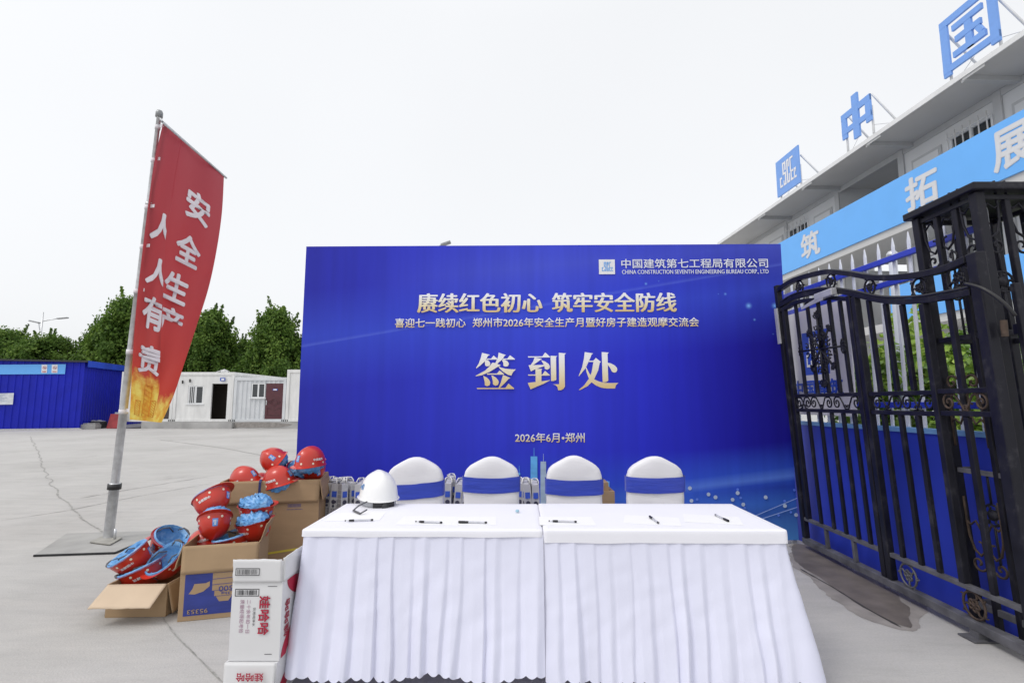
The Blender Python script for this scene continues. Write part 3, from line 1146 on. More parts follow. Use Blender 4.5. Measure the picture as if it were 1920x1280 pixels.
t.links.new(mixc.outputs[0], tl.inputs[0])
mx = N(t, 'ShaderNodeMixShader', Fac=0.35)
t.links.new(b.outputs[0], mx.inputs[1])
t.links.new(tl.outputs[0], mx.inputs[2])
t.links.new(mx.outputs[0], t.nodes['Material Output'].inputs[0])
mb = MB()
NU, NV = 75, 70
mb.grid(NU, NV, lambda s, t_: flag_pt(s, t_))
mb.uv = [(i / NU, j / NV) for j in range(NV + 1) for i in range(NU + 1)]
build(mb, 'cloth', m_flag, flag)
a, c = flag_pt(-.02, 0), flag_pt(1.02, 0)
build(MB().tube([PT - d * .04, a, c + (c - a) * .01], .014, 8), 'top_rod', m_galv, flag)

m_flagtxt = mat('flag_white_print', (0.80, 0.74, 0.78), 0.6, var=.03)


def flag_char(ch, q0, q1, tc_, ht, left):
    vs, fs, gw, gh = glyph(ch)
    part = MB()
    for i, (dx, dy) in enumerate(ring(0.034, 8) + ring(.017, 6)[1:]):
        bm = bmesh.new()
        vv = [bm.verts.new((q0 + (q1 - q0) * (a + dx) / gw, tc_ + ht - 2 * ht * (b2 + dy) / gh, 0)) for a, b2 in vs]
        for f in fs:
            try:
                bm.faces.new([vv[k] for k in f])
            except ValueError:
                pass
        # the pleat swallows what lies beyond its edge
        ta, tb = tc_ - ht, tc_ + ht
        e = Vector((lerp_tab(QF, tb) - lerp_tab(QF, ta), tb - ta, 0))
        nn = Vector((e.y, -e.x, 0)) * (1 if left else -1)
        bmesh.ops.bisect_plane(bm, geom=bm.verts[:] + bm.edges[:] + bm.faces[:], plane_co=(lerp_tab(QF, ta) + (-.004 if left else .006), ta, 0), plane_no=nn, clear_outer=True)
        bmesh.ops.triangulate(bm, faces=bm.faces[:])
        bm.verts.index_update()
        part.add([flag_at(v.co.x, v.co.y, 0 if left else 1, .008 + i * .0004) for v in bm.verts], [[v.index for v in f.verts] for f in bm.faces])
        bm.free()
    return build(part, 'lettering', m_flagtxt, flag)


for ch, q0, q1, tcn, ht in (('安', .51, .83, .186, .046), ('全', .46, .79, .34, .047), ('生', .385, .73, .479, .047), ('产', .40, .77, .594, .042)):
    flag_char(ch, q0, q1, tcn, ht, False)
for ch, q0, q1, tcn, ht in (('人', .08, .40, .318, .043), ('人', .10, .44, .458, .045), ('有', .12, .475, .593, .048), ('责', .13, .56, .746, .05)):
    flag_char(ch, q0, q1, tcn, ht, True)
# thin skyline drawing in the golden print
m_sk = mat('skyline_orange', (0.75, 0.30, 0.03), 0.6, var=.2)
mb = MB()


def fl(s0, t0, s1, t1, w=.004):
    n = 6
    pts = [flag_pt(s0 + (s1 - s0) * i / n, t0 + (t1 - t0) * i / n, .005) for i in range(n + 1)]
    mb.tube(pts, w, 4)


for s0, s1, t0, t1 in ((.21, .32, .845, .97), (.33, .405, .90, .97), (.08, .16, .91, .97)):
    fl(s0, t0, s0, t1)
    fl(s1, t0, s1, t1)
    fl(s0, t0, s1, t0)
    for k in range(7):
        tt = t0 + (t1 - t0) * k / 7
        fl(s0, tt, s1, tt + .012, .0025)
build(mb, 'skyline_print', m_sk, flag)

# ------------------------------------------------------------------ blue backdrop
BA = -0.0181
BX = Vector((math.cos(BA), math.sin(BA), 0))
BC = Vector((0.3145, 5.4027, 0))
BW, BT, BB = 5.04, 3.053, 0.044
BN = Vector((BX.y, -BX.x, 0))          # towards the camera
BL = BC - BX * BW / 2


def onb(px, py):
    return on_plane(px, py, BC, BN)


def bu(p):
    return (p - BL).dot(BX), p.z


back = thing('sign_in_backdrop', 'big deep blue event backdrop with gold sign-in lettering behind the white chairs', 'backdrop', BC)
m_bk, t, b = graph('backdrop_print', 0.55)
b.inputs['Specular IOR Level'].default_value = 0.25
co = N(t, 'ShaderNodeTexCoord')
uvn = N(t, 'ShaderNodeUVMap', uv_map='UVMap')
sp = N(t, 'ShaderNodeSeparateXYZ')
t.links.new(uvn.outputs[0], sp.inputs[0])


def math_(op, a, c=None, d=None):
    n = N(t, 'ShaderNodeMath', operation=op)
    for i, v in enumerate((a, c, d)):
        if v is None:
            continue
        if isinstance(v, (int, float)):
            n.inputs[i].default_value = v
        else:
            t.links.new(v, n.inputs[i])
    return n.outputs[0]


U, V = sp.outputs['X'], sp.outputs['Y']        # metres from the lower left corner
base = ramp(t, math_('DIVIDE', U, BW), [(0.0, (0.016, 0.020, 0.36)), (0.22, (0.022, 0.030, 0.50)), (0.5, (0.032, 0.045, 0.62)), (0.72, (0.018, 0.024, 0.56)), (0.9, (0.010, 0.008, 0.34)), (1.0, (0.008, 0.005, 0.24))])


def glow(col_in, fac, col):
    n = N(t, 'ShaderNodeMixRGB')
    t.links.new(fac, n.inputs[0])
    t.links.new(col_in, n.inputs[1])
    n.inputs[2].default_value = tuple(col) + (1,)
    return n.outputs[0]


def band(slope, c0, w_lo, w_hi, amp, u0=None, u1=None):
    """soft band along v = c0 + slope*u : sharp on the lower side, soft on the upper"""
    dv = math_('SUBTRACT', V, math_('MULTIPLY_ADD', U, slope, c0))
    up = N(t, 'ShaderNodeMapRange')
    t.links.new(dv, up.inputs[0])
    up.inputs['From Min'].default_value = 0
    up.inputs['From Max'].default_value = w_hi
    up.inputs['To Min'].default_value = 1
    up.inputs['To Max'].default_value = 0
    lo = N(t, 'ShaderNodeMapRange')
    t.links.new(dv, lo.inputs[0])
    lo.inputs['From Min'].default_value = -w_lo
    lo.inputs['From Max'].default_value = 0
    r = math_('MULTIPLY', up.outputs[0], lo.outputs[0])
    if u0 is not None:
        f = N(t, 'ShaderNodeMapRange')
        t.links.new(U, f.inputs[0])
        f.inputs['From Min'].default_value = u0
        f.inputs['From Max'].default_value = u1
        r = math_('MULTIPLY', r, f.outputs[0])
    return math_('MULTIPLY', r, amp)


c_ = glow(base, band(0.10, 2.02, .55, .50, .40), (0.05, 0.11, 0.72))
c_ = glow(c_, band(0.17, 1.93, .015, .03, .24), (0.16, 0.24, 0.80))
c_ = glow(c_, band(0.09, 2.55, .35, .5, .55, .6, 2.2), (0.075, 0.11, 0.60))
c_ = glow(c_, band(0.10, 0.12, .10, .35, .5, 3.0, 4.4), (0.04, 0.13, 0.75))
c_ = glow(c_, band(0.12, 0.02, .05, .09, .3, 3.2, 3.9), (0.25, 0.45, 0.85))
c_ = glow(c_, band(0.02, 0.25, .1, .55, .35, 1.2, 2.4), (0.05, 0.20, 0.8))
c_ = glow(c_, band(-0.01, 0.06, .05, .5, .5, 1.9, 2.6), (0.12, 0.42, 0.85))
# glowing points
for px, py, rr, am in ((1404, 573, .05, 1), (1453, 573, .05, 1), (1211, 532, .025, .8), (1360, 551, .025, .6), (1415, 599, .022, .7), (1347, 551, .012, .5), (1235, 527, .012, .5),
                       (1169, 515, .012, .4), (1450, 626, .012, .5), (1200, 517, .012, .4)):
    u, v = bu(onb(px, py))
    dd = math_('SQRT', math_('ADD', math_('POWER', math_('SUBTRACT', U, u), 2), math_('POWER', math_('SUBTRACT', V, v - BB), 2)))
    f = N(t, 'ShaderNodeMapRange')
    t.links.new(dd, f.inputs[0])
    f.inputs['From Min'].default_value = 0
    f.inputs['From Max'].default_value = rr
    f.inputs['To Min'].default_value = 1
    f.inputs['To Max'].default_value = 0
    c_ = glow(c_, math_('MULTIPLY', math_('POWER', f.outputs[0], 2.2), am), (0.22, 0.5, 1.0))
# weave of the stretched fabric
wv = N(t, 'ShaderNodeTexNoise', Scale=1.0, Detail=3)
mp = N(t, 'ShaderNodeMapping')
mp.inputs['Scale'].default_value = (9, .5, 1)
t.links.new(uvn.outputs[0], mp.inputs[0])
t.links.new(mp.outputs[0], wv.inputs['Vector'])
wf = ramp(t, wv.outputs[0], [(0.35, (.93, .93, .93)), (.65, (1.04, 1.04, 1.04))])
mm = N(t, 'ShaderNodeMixRGB', blend_type='MULTIPLY', Fac=1.0)
t.links.new(c_, mm.inputs[1])
t.links.new(wf, mm.inputs[2])
t.links.new(mm.outputs[0], b.inputs['Base Color'])
bp = N(t, 'ShaderNodeBump', Strength=0.08, Distance=0.02)
t.links.new(wv.outputs[0], bp.inputs['Height'])
t.links.new(bp.outputs[0], b.inputs['Normal'])

mb = MB()
ny = 16
mb.grid(40, ny, lambda a, c: BL + BX * BW * a + Vector((0, 0, BB + (BT - BB) * c)) + BN * (.006 * math.sin(a * 9 + 2) * math.sin(c * math.pi)))
mb.uv = [(BW * i / 40, (BT - BB) * j / ny) for j in range(ny + 1) for i in range(41)]
build(mb, 'printed_panel', m_bk, back)
mb = MB()
f0 = -BN * .02
for u0, u1, z0, z1 in ((.01, .05, .0, BT - .012), (BW - .05, BW - .01, 0, BT - .012), (1.68, 1.72, 0, BT - .06), (3.3, 3.34, 0, BT - .06), (.051, BW - .051, BT - .052, BT - .012), (.051, BW - .051, 1.5, 1.54), (.051, BW - .051, BB + .01, BB + .05)):
    o_ = BL - BN * .015
    mb.prism([(u0, z0), (u1, z0), (u1, z1), (u0, z1)], 0 if z1 - z0 > 1 else .042, .04 if z1 - z0 > 1 else .08, BX, (0, 0, 1), -BN, o_)
build(mb, 'support_frame', m_galv, back)

m_gold, t, b = graph('gold_lettering', 0.45)
uvn = N(t, 'ShaderNodeUVMap', uv_map='UVMap')
sp = N(t, 'ShaderNodeSeparateXYZ')
t.links.new(uvn.outputs[0], sp.inputs[0])
gc = ramp(t, sp.outputs['Y'], [(0.05, (0.70, 0.51, 0.22)), (0.45, (0.80, 0.72, 0.52)), (0.85, (0.86, 0.86, 0.88))])
t.links.new(gc, b.inputs['Base Color'])
m_wtxt = mat('white_lettering', (0.72, 0.74, 0.82), 0.5, var=.02)


def btext(s, x0, x1, y0, y1, weight, m, name, group_uv=True):
    """words filling the photographed box x0..x1, y0..y1 on the backdrop"""
    ll, lr, ul = onb(x0, y1), onb(x1, y1), onb(x0, y0)
    lr2, ur = onb(x1, y1), onb(x1, y0)
    w = (lr - ll).dot(BX)
    h = ((ul.z - ll.z) + (ur.z - lr.z)) / 2
    mb = MB()
    o_ = Vector((ll.x, ll.y, (ll.z + lr.z) / 2))
    letters(mb, s, o_ + BN * .006, BX, (0, 0, 1), w, h, weight, .002)
    mb.uv = [((v - o_).dot(BX) / w, (v.z - o_.z) / h) for v in mb.v]
    return build(mb, name, m, back)


btext('中国建筑第七工程局有限公司', 1165, 1439.5, 485.5, 502.5, MED, m_wtxt, 'company_lettering')
btext('CHINA CONSTRUCTION SEVENTH ENGINEERING BUREAU CORP., LTD', 1166, 1440.5, 505.8, 514.6, [(0, 0), (.03, 0)], m_wtxt, 'company_lettering')
btext('赓续红色初心', 783.5, 1016, 550, 586, SONG, m_gold, 'headline_lettering')
btext('筑牢安全防线', 1036, 1267.5, 549, 585, SONG, m_gold, 'headline_lettering')
btext('喜迎七一践初心', 741, 873, 597, 614, MED, m_gold, 'subtitle_lettering')
btext('郑州市2026年安全生产月暨好房子建造观摩交流会', 886.5, 1310, 595.5, 613, MED, m_gold, 'subtitle_lettering')
btext('2026年6月•郑州', 966, 1096, 811, 829, MED, m_gold, 'date_lettering')
BIG = {(885, 650): [
    [(270, 160), (300, 168), (480, 215), (430, 240), (380, 330), (325, 405), (220, 500), (120, 575), (108, 560), (180, 450), (235, 300)],
    [(395, 315), (515, 315), (575, 232), (670, 310), (665, 342), (390, 342)],
    [(345, 345), (420, 355), (470, 400), (492, 450), (470, 505), (405, 525), (355, 500), (345, 430)],
    [(712, 155), (905, 220), (870, 240), (830, 310), (760, 380), (670, 455), (620, 440), (690, 290)],
    [(825, 315), (945, 315), (1012, 225), (1145, 325), (1140, 342), (830, 342)],
    [(795, 345), (880, 350), (950, 390), (985, 450), (965, 510), (905, 532), (840, 510), (835, 430)],
    [(545, 425), (580, 425), (770, 490), (720, 520), (670, 545), (480, 665), (260, 760), (105, 785), (100, 770), (350, 635), (460, 530)],
    [(700, 520), (790, 560), (900, 585), (1050, 600), (1170, 600), (1090, 680), (1050, 770), (960, 745), (830, 665), (740, 580)],
    [(400, 712), (670, 712), (735, 632), (855, 722), (845, 742), (405, 742)],
    [(300, 770), (400, 820), (460, 880), (492, 950), (470, 1025), (405, 1050), (345, 1025), (340, 930)],
    [(520, 768), (545, 765), (640, 820), (700, 890), (717, 945), (695, 1010), (630, 1040), (560, 1000), (555, 900)],
    [(828, 750), (1025, 830), (975, 855), (880, 965), (740, 1095), (710, 1095), (770, 950)],
    [(130, 1095), (890, 1095), (975, 980), (1125, 1105), (1115, 1125), (145, 1125)]],
    (980, 650): [
    [(140, 255), (525, 255), (600, 150), (728, 265), (720, 285), (145, 285)],
    [(318, 285), (515, 320), (270, 495), (210, 490), (280, 390)],
    [(155, 490), (270, 490), (560, 480), (580, 515), (330, 600), (220, 655)],
    [(490, 355), (600, 395), (690, 455), (725, 520), (710, 580), (650, 612), (590, 590), (575, 500)],
    [(340, 585), (525, 590), (500, 620), (500, 940), (345, 950)],
    [(145, 738), (525, 738), (595, 640), (722, 750), (715, 768), (150, 768)],
    [(135, 960), (500, 920), (740, 885), (560, 985), (330, 1080), (210, 1135)],
    [(740, 240), (925, 250), (890, 275), (895, 880), (830, 910), (755, 910)],
    [(960, 160), (1155, 178), (1115, 205), (1125, 1060), (1080, 1125), (1010, 1155), (945, 1160), (925, 1070), (870, 1020), (800, 1000), (970, 995)]],
    (1078, 650): [
    [(258, 140), (485, 178), (445, 200), (380, 360), (280, 570), (105, 785), (98, 770), (190, 540), (240, 300)],
    [(370, 372), (490, 370), (555, 295), (692, 405), (660, 425), (620, 620), (510, 860), (440, 945), (330, 1050), (130, 1155), (100, 1145), (240, 1030), (370, 850), (440, 680), (490, 405), (375, 405)],
    [(300, 540), (350, 650), (405, 750), (520, 870), (640, 925), (800, 960), (960, 965), (1155, 962), (1090, 1020), (1065, 1110), (850, 1110), (700, 1090), (560, 1030), (440, 945), (370, 850), (310, 690), (285, 570)],
    [(708, 140), (900, 155), (865, 190), (885, 905), (830, 940), (735, 940)],
    [(868, 425), (960, 445), (1060, 500), (1115, 560), (1125, 620), (1095, 675), (1040, 690), (985, 665), (930, 560), (875, 485)]]}
for (ox, oy), strokes in BIG.items():
    mb = MB()
    for i, st in enumerate(strokes):
        mb.poly([onb(ox + x * 90 / 1280, oy + y * 90 / 1280) + BN * (.008 + .0006 * i) for x, y in st][::-1])
    zz = [v.z for v in mb.v]
    z0, z1 = min(zz), max(zz)
    mb.uv = [(0, (v.z - z0) / (z1 - z0)) for v in mb.v]
    build(mb, 'title_lettering', m_gold, back)
# emblem square
a, c, d_ = onb(1123, 514.5), onb(1153, 514), onb(1122.5, 487)
lw, lh = (c - a).dot(BX), d_.z - a.z
eb = build(MB().poly([a + BN * .009, a + BX * lw + BN * .009, a + BX * lw + Vector((0, 0, lh)) + BN * .009, a + Vector((0, 0, lh)) + BN * .009]), 'emblem_square', m_print_white, back)
build(emblem(MB(), a + BN * .009, BX, (0, 0, 1), lw, lh, .002, inset=.12), 'emblem_mark', mat('emblem_sky_blue', (0.14, 0.38, 0.80), .5), eb)
# printed dots, lines and towers along the foot
mb = MB()
for i, (px, py, r) in enumerate(((1293, 914.5, 3.6), (1328, 926, 3.4), (1341, 931.5, 3.6), (1382.5, 923.5, 3.6), (1373, 936, 3.4), (1393, 945, 3.4), (1435, 931.5, 3.5), (1471, 947.5, 3.5), (1492, 964.5, 3.4), (1296, 938, 3.4))):
    mb.disc(onb(px, py) + BN * .008, BN, r / 980 * 5.4)
build(mb, 'printed_dots', mat('print_pale_dot', (0.42, 0.50, 0.66), .5), back)
mb = MB()
for i, (px, py, r) in enumerate(((1382.5, 917, 2.4), (1388, 932.5, 2.4), (1306.5, 935.5, 2.4), (1395.5, 951.5, 2.3), (1488.5, 918, 2.4), (1470.5, 938.5, 2.4), (1482, 959.5, 2.3), (1459, 965, 2.4))):
    mb.disc(onb(px, py) + BN * .008, BN, r / 980 * 5.4)
build(mb, 'printed_dots', mat('print_blue_dot', (0.10, 0.20, 0.72), .5), back)
mb = MB()
for p, q in (((1404, 971), (1494, 933)), ((1418, 975), (1494, 950))):
    a, c = onb(*p) + BN * .008, onb(*q) + BN * .008
    up = Vector((0, 0, .004))
    mb.poly([a - up, c - up, c + up, a + up])
build(mb, 'printed_lines', mat('print_pale_line', (0.30, 0.42, 0.78), .5), back)


def tower(x0, x1, y0, y1, ms, ant):
    mb = MB()
    mb.poly([onb(x0, y1) + BN * .008, onb(x1, y1) + BN * .008, onb(x1 - .6, y0) + BN * .008, onb(x0 + .4, y0) + BN * .008])
    xm = (x0 + x1) / 2
    mb.poly([onb(xm - .5, y0) + BN * .008, onb(xm + .5, y0) + BN * .008, onb(xm + .3, ant) + BN * .008, onb(xm - .3, ant) + BN * .008])
    build(mb, 'printed_tower', ms, back)


m_tw1 = mat('print_cyan_tower', (0.12, 0.42, 0.85), .5, var=.25, scale=3, stretch=(1, 1, 3))
m_tw2 = mat('print_pale_tower', (0.40, 0.52, 0.66), .5, var=.2, scale=3, stretch=(1, 1, 3))
tower(994.5, 1008, 855, 975, m_tw1, 839)
tower(1013, 1024.5, 864.5, 975, m_tw2, 850)
tower(971, 976, 886, 975, m_tw1, 872)
tower(1125, 1131, 901, 975, m_tw1, 899)
tower(1134, 1143, 901.5, 975, m_tw1, 900)

# ------------------------------------------------------------------ sign-in tables under white cloths
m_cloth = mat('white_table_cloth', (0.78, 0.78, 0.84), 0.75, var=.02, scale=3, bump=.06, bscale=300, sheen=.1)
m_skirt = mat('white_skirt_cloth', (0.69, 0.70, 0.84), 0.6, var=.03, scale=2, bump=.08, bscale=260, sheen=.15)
TM = Matrix.Translation((0.1601, 2.7509, 0)) @ Matrix.Rotation(-0.0112, 4, 'Z')
TD = 0.70


def round_path(pts, r, step):
    """open polyline with rounded corners, resampled; returns list of (point, outward normal)"""
    P = [Vector((x, y, 0)) for x, y in pts]
    out_ = [P[0]]
    for i in range(1, len(P) - 1):
        a, b_, c = P[i - 1], P[i], P[i + 1]
        d0, d1 = (b_ - a).normalized(), (c - b_).normalized()
        for k in range(7):
            t_ = k / 6
            out_.append((b_ - d0 * r) * (1 - t_) ** 2 + b_ * 2 * t_ * (1 - t_) + (b_ + d1 * r) * t_ ** 2)
    out_.append(P[-1])
    res = []
    carry = 0.0
    for a, c in zip(out_, out_[1:]):
        L = (c - a).length
        d = (c - a) / max(L, 1e-9)
        s = carry
        while s < L:
            res.append((a + d * s, d))
            s += step
        carry = s - L
    res.append((out_[-1], (out_[-1] - out_[-2]).normalized()))
    n = len(res)
    fin = []
    for i, (p, d) in enumerate(res):
        dd = sum((res[max(0, min(n - 1, i + k))][1] for k in range(-4, 5)), Vector()).normalized()
        fin.append((p, Vector((dd.y, -dd.x, 0))))
    return fin


def make_table(label, x0, x1, path, ztop, drop, seed, flare, hem):
    t = thing('sign_in_table', label, 'table', TM @ Vector(((x0 + x1) / 2, .35, 0)), group='cloth covered sign-in tables')
    per = round_path([(x1, TD / 2), (x1, TD), (x0, TD), (x0, 0), (x1, 0), (x1, TD / 2)][::-1], .018, .012)
    per = per[:-1]
    n = len(per)
    sgn = 1 if per[0][1].dot(per[0][0] - Vector(((x0 + x1) / 2, TD / 2, 0))) > 0 else -1
    mb = MB()
    rings_ = [(-.030, 0.0), (-.008, -.0005), (-.002, -.004), (0, -.010), (.001, -.024), (.0015, -drop)]
    vs = []
    for j, (off, dz) in enumerate(rings_):
        for i, (p, nn) in enumerate(per):
            nz_ = noise.noise(Vector((p.x * 3, p.y * 3, seed)))
            q = p + nn * sgn * (off + (.003 * nz_ if j > 3 else 0))
            z = ztop + dz + (.004 * noise.noise(Vector((p.x * 5, p.y * 5, seed + 5))) if j == 5 else 0)
            vs.append(TM @ Vector((q.x, q.y, z)))
    fs = []
    for j in range(len(rings_) - 1):
        for i in range(n):
            fs.append([j * n + i, j * n + (i + 1) % n, (j + 1) * n + (i + 1) % n, (j + 1) * n + i])
    mb.add(vs, fs, 0, True)
    # the flat top with a faint unevenness
    k = 40
    ins = .027
    mb.grid(k, 16, lambda a, b_: TM @ Vector((x0 + ins + (x1 - x0 - 2 * ins) * a, ins + (TD - 2 * ins) * b_,
                                            ztop - .0004 + .0002 * noise.noise(Vector((a * 7, b_ * 4, seed))) * min(1, 8 * min(a, 1 - a, b_, 1 - b_)))))
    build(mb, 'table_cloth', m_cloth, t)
    pts = round_path(path, .03, .004)
    m_ = len(pts)
    rows = 40
    sk = MB()
    S_ = .004

    rnd = random.Random(seed)
    edges, s_acc = [0.0], 0.0
    cells = []
    while s_acc < m_ * S_ + .3:
        w = rnd.uniform(.075, .118)
        cells.append((s_acc, w, rnd.uniform(.5, 1.25), rnd.uniform(-.03, .03), rnd.uniform(.5, .9), rnd.uniform(.3, 1.0)))
        s_acc += w

    def cell_at(x):
        for c in cells:
            if x < c[0] + c[1]:
                return c
        return cells[-1]

    def f(a, b_):
        i = min(m_ - 1, int(round(a * (m_ - 1))))
        p, nn = pts[i]
        s = i * S_
        v = b_
        sw = max(0, s + .045 * v * noise.noise(Vector((s * 3.1, v * 1.1, seed))) + .012 * v * noise.noise(Vector((s * 9, v * 2.5, seed + 2))))
        c0, w, am, drift, pk_, grow = cell_at(sw)
        x = (sw - c0) / w
        pk_ = pk_ + drift * 6 * v
        pk_ = max(.35, min(.93, pk_))
        h_ = (x / pk_) ** .8 if x < pk_ else 1 - sm((x - pk_) / (1 - pk_))
        soft = math.sin(math.pi * min(1, max(0, x)))
        k = sm(v * 1.6)
        h_ = h_ * (1 - .25 * k) + soft * .25 * k
        amp = (.004 + .026 * sm(.14 + v * grow)) * am
        big = .026 * v * noise.noise(Vector((s * 5.0, v * .9, seed + 9)))
        crease = .0035 * v * (1 - v) * 4 * noise.noise(Vector((s * 11 + v * 7, v * 6 - s * 5, seed + 4)))
        fl_ = flare(p, nn) * (v ** 1.15)
        off = amp * h_ - .006 + big + fl_ + crease
        ztop_ = ztop - drop + .012
        zb = hem - .014 * abs(math.sin(math.pi * s / .052)) + .036 * noise.noise(Vector((s * 4, seed, 7)))
        q = p + nn * off
        return TM @ Vector((q.x, q.y, ztop_ + (zb - ztop_) * v))

    sk.grid(m_ - 1, rows, f)
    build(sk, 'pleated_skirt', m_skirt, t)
    return t


def fl_left(p, nn):
    return .105 * max(0, -nn.y) * min(1, (p.x + 1.30) / .1) - .01 * max(0, -nn.x)


def fl_right(p, nn):
    return .105 * max(0, -nn.y) + .075 * max(0, nn.x)


make_table('white skirted sign-in table with the white hard hat on it', -1.238, -.003, [(-1.236, TD - .01), (-1.236, .002), (.000, .002)], .750, .036, 3, fl_left, .098)
make_table('white skirted sign-in table next to the iron gate side, deeper cloth edge, no hat', -.001, 1.238, [(.001, .002), (1.236, .002), (1.236, TD - .01)], .753, .066, 8, fl_right, .078)


# ------------------------------------------------------------------ papers and pens
m_paper = mat('white_paper', (0.83, 0.83, 0.84), 0.7, var=.01)


def sheet(px, py, rot, label, w=.21, d=.297):
    zt_ = .7504 if px < 1015 else .7534
    c = atZ(px, py, zt_)
    M = Matrix.Translation(c) @ Matrix.Rotation(R(rot), 4, 'Z')
    mb = MB()
    mb.grid(8, 8, smooth=False, fn=lambda a, b_: M @ Vector(((a - .5) * d, (b_ - .5) * w, .0003 * (abs(a - .5) * 2) ** 6 * (1 if a > .5 else .3))))
    o = build(mb, 'paper_sheet', m_paper, solid=.0003)
    tag(o, label, 'paper', 'sign-in sheets on the tables')


sheet(668, 968, 4, 'white sheet under the pen in front of the white hard hat')
sheet(800, 975, -2, 'white sheet under the second pen from the white hard hat')
sheet(880, 976, 1, 'white sheet under the pen nearest to where the two tables meet, hat table')
sheet(1062, 976, -2, 'white sheet under the level pen of the table without a hat')
sheet(1222, 975, -14, 'white sheet under the short slanting pen')
sheet(1335, 973, -16, 'white sheet under the slanting pen nearest the gate')
m_clear = mat('clear_pen_barrel', (0.62, 0.63, 0.68), 0.15, var=.02, alpha=.75)


def pen(pa, pb_, label, cap=False):
    zt_ = .7575 if pa[0] < 1015 else .7605
    a, b_ = atZ(*pa, zt_), atZ(*pb_, zt_)
    d = (b_ - a).normalized()
    L = .149
    mid = (a + b_) / 2
    a = mid - d * L / 2
    t = thing('gel_pen', label, 'pen', a, group='pens on the sign-in tables')
    r = .0052
    build(MB().lathe(a + d * .048, d, [(r * .95, 0), (r, .01), (r, .085), (r * .9, .089)], 12), 'barrel', m_clear, t)
    build(MB().lathe(a + d * .020, d, [(r * .9, 0), (r * 1.12, .006), (r * 1.12, .026), (r * 1.0, .0285)], 12), 'grip', m_black, t)
    build(MB().lathe(a, d, [(.001, 0), (.0022, .008), (r * .88, .02)], 12), 'tip', m_clear if not cap else m_black, t)
    build(MB().lathe(a + d * .1365, d, [(r * 1.02, 0), (r * 1.05, .010), (r * .5, .0125)], 12), 'end_plug', m_black, t)
    build(MB().lathe(a + d * .05, d, [(.0016, 0), (.0016, .06)], 8), 'refill', m_black, t)
    build(MB().lathe(a - d * .002, d, [(r * .7, 0), (r * .7, .006)], 8), 'point_guard', m_black, t)
    if cap:
        build(MB().lathe(a - d * .006, d, [(r * 1.25, 0), (r * 1.25, .036)], 10), 'cap', m_black, t)


pen((648, 975.5), (699, 974), 'clear gel pen with black grip, in front of the white hard hat')
pen((780, 977), (829, 979), 'clear gel pen with black grip, second along from the white hard hat')
pen((862, 978), (913, 979), 'black capped gel pen on the hat table, nearest the join of the tables', True)
pen((1030, 976), (1081, 977.5), 'clear gel pen lying level on the table without the hat')
pen((1216, 966), (1238, 982), 'slanting dark gel pen in front of the chair apart from the others', True)
pen((1368, 977), (1338, 963), 'slanting gel pen closest to the iron gate', True)
c = atZ(970, 959, .755)
o = build(MB().lathe(c, (0, 0, 1), [(.011, 0), (.012, .006), (.009, .012), (.0, .013)], 12), 'bottle_cap', mat('pale_blue_cap', (0.30, 0.48, 0.58), .4))
tag(o, 'tiny pale blue cap lying near the back edge of the tables', 'bottle cap')

# ------------------------------------------------------------------ hard hats
m_hat_red = mat('red_hat_plastic', (0.52, 0.028, 0.014), 0.28, var=.05, coat=.25)
m_hat_white = mat('white_hat_plastic', (0.80, 0.80, 0.80), 0.28, var=.01, coat=.2)
m_cap_blue, t, b = graph('blue_disposable_cap', 0.35)
co = N(t, 'ShaderNodeTexCoord')
n1 = N(t, 'ShaderNodeTexNoise', Scale=20, Detail=5, Roughness=.6)
t.links.new(co.outputs['Object'], n1.inputs['Vector'])
t.links.new(ramp(t, n1.outputs[0], [(.32, (0.06, 0.22, 0.54)), (.5, (0.13, 0.36, 0.68)), (.70, (0.30, 0.52, 0.80))]), b.inputs['Base Color'])
bp = N(t, 'ShaderNodeBump', Strength=.5, Distance=.01)
t.links.new(n1.outputs[0], bp.inputs['Height'])
t.links.new(bp.outputs[0], b.inputs['Normal'])
m_strap = mat('grey_strap', (0.10, 0.10, 0.11), .7)
m_reflect = mat('cream_reflective_dot', (0.78, 0.70, 0.55), .35, var=.02)
m_emb = mat('emblem_sticker_blue', (0.06, 0.26, 0.66), .4, var=.03)
HX, HY, HZ = .127, .103, .144


def shell(a, v, off=0.0):
    """a around (0 = front), v 0 rim .. 1 top"""
    z = HZ * math.sin(v * math.pi / 2)
    tz = z / HZ
    k = max(0.0, 1 - tz ** 2.4) ** (1 / 2.1)
    fl_ = .005 * (1 - min(1, v / .18)) ** 2
    x = (HX * k + fl_ + off * (1 - tz * .5)) * math.cos(a)
    y = (HY * k + fl_ + off * (1 - tz * .5)) * math.sin(a)
    z += .007 * math.exp(-(y / .022) ** 2) * min(1, max(0, (tz - .35) * 3)) + off * tz
    return Vector((x, y, z))


def shell_n(a, v):
    p = shell(a, v)
    e = 1e-3
    n_ = (shell(a + e, v) - p).cross(shell(a, v + e) - p)
    n_.normalize()
    return n_ if n_.dot(p - Vector((0, 0, -.03))) > 0 else -n_


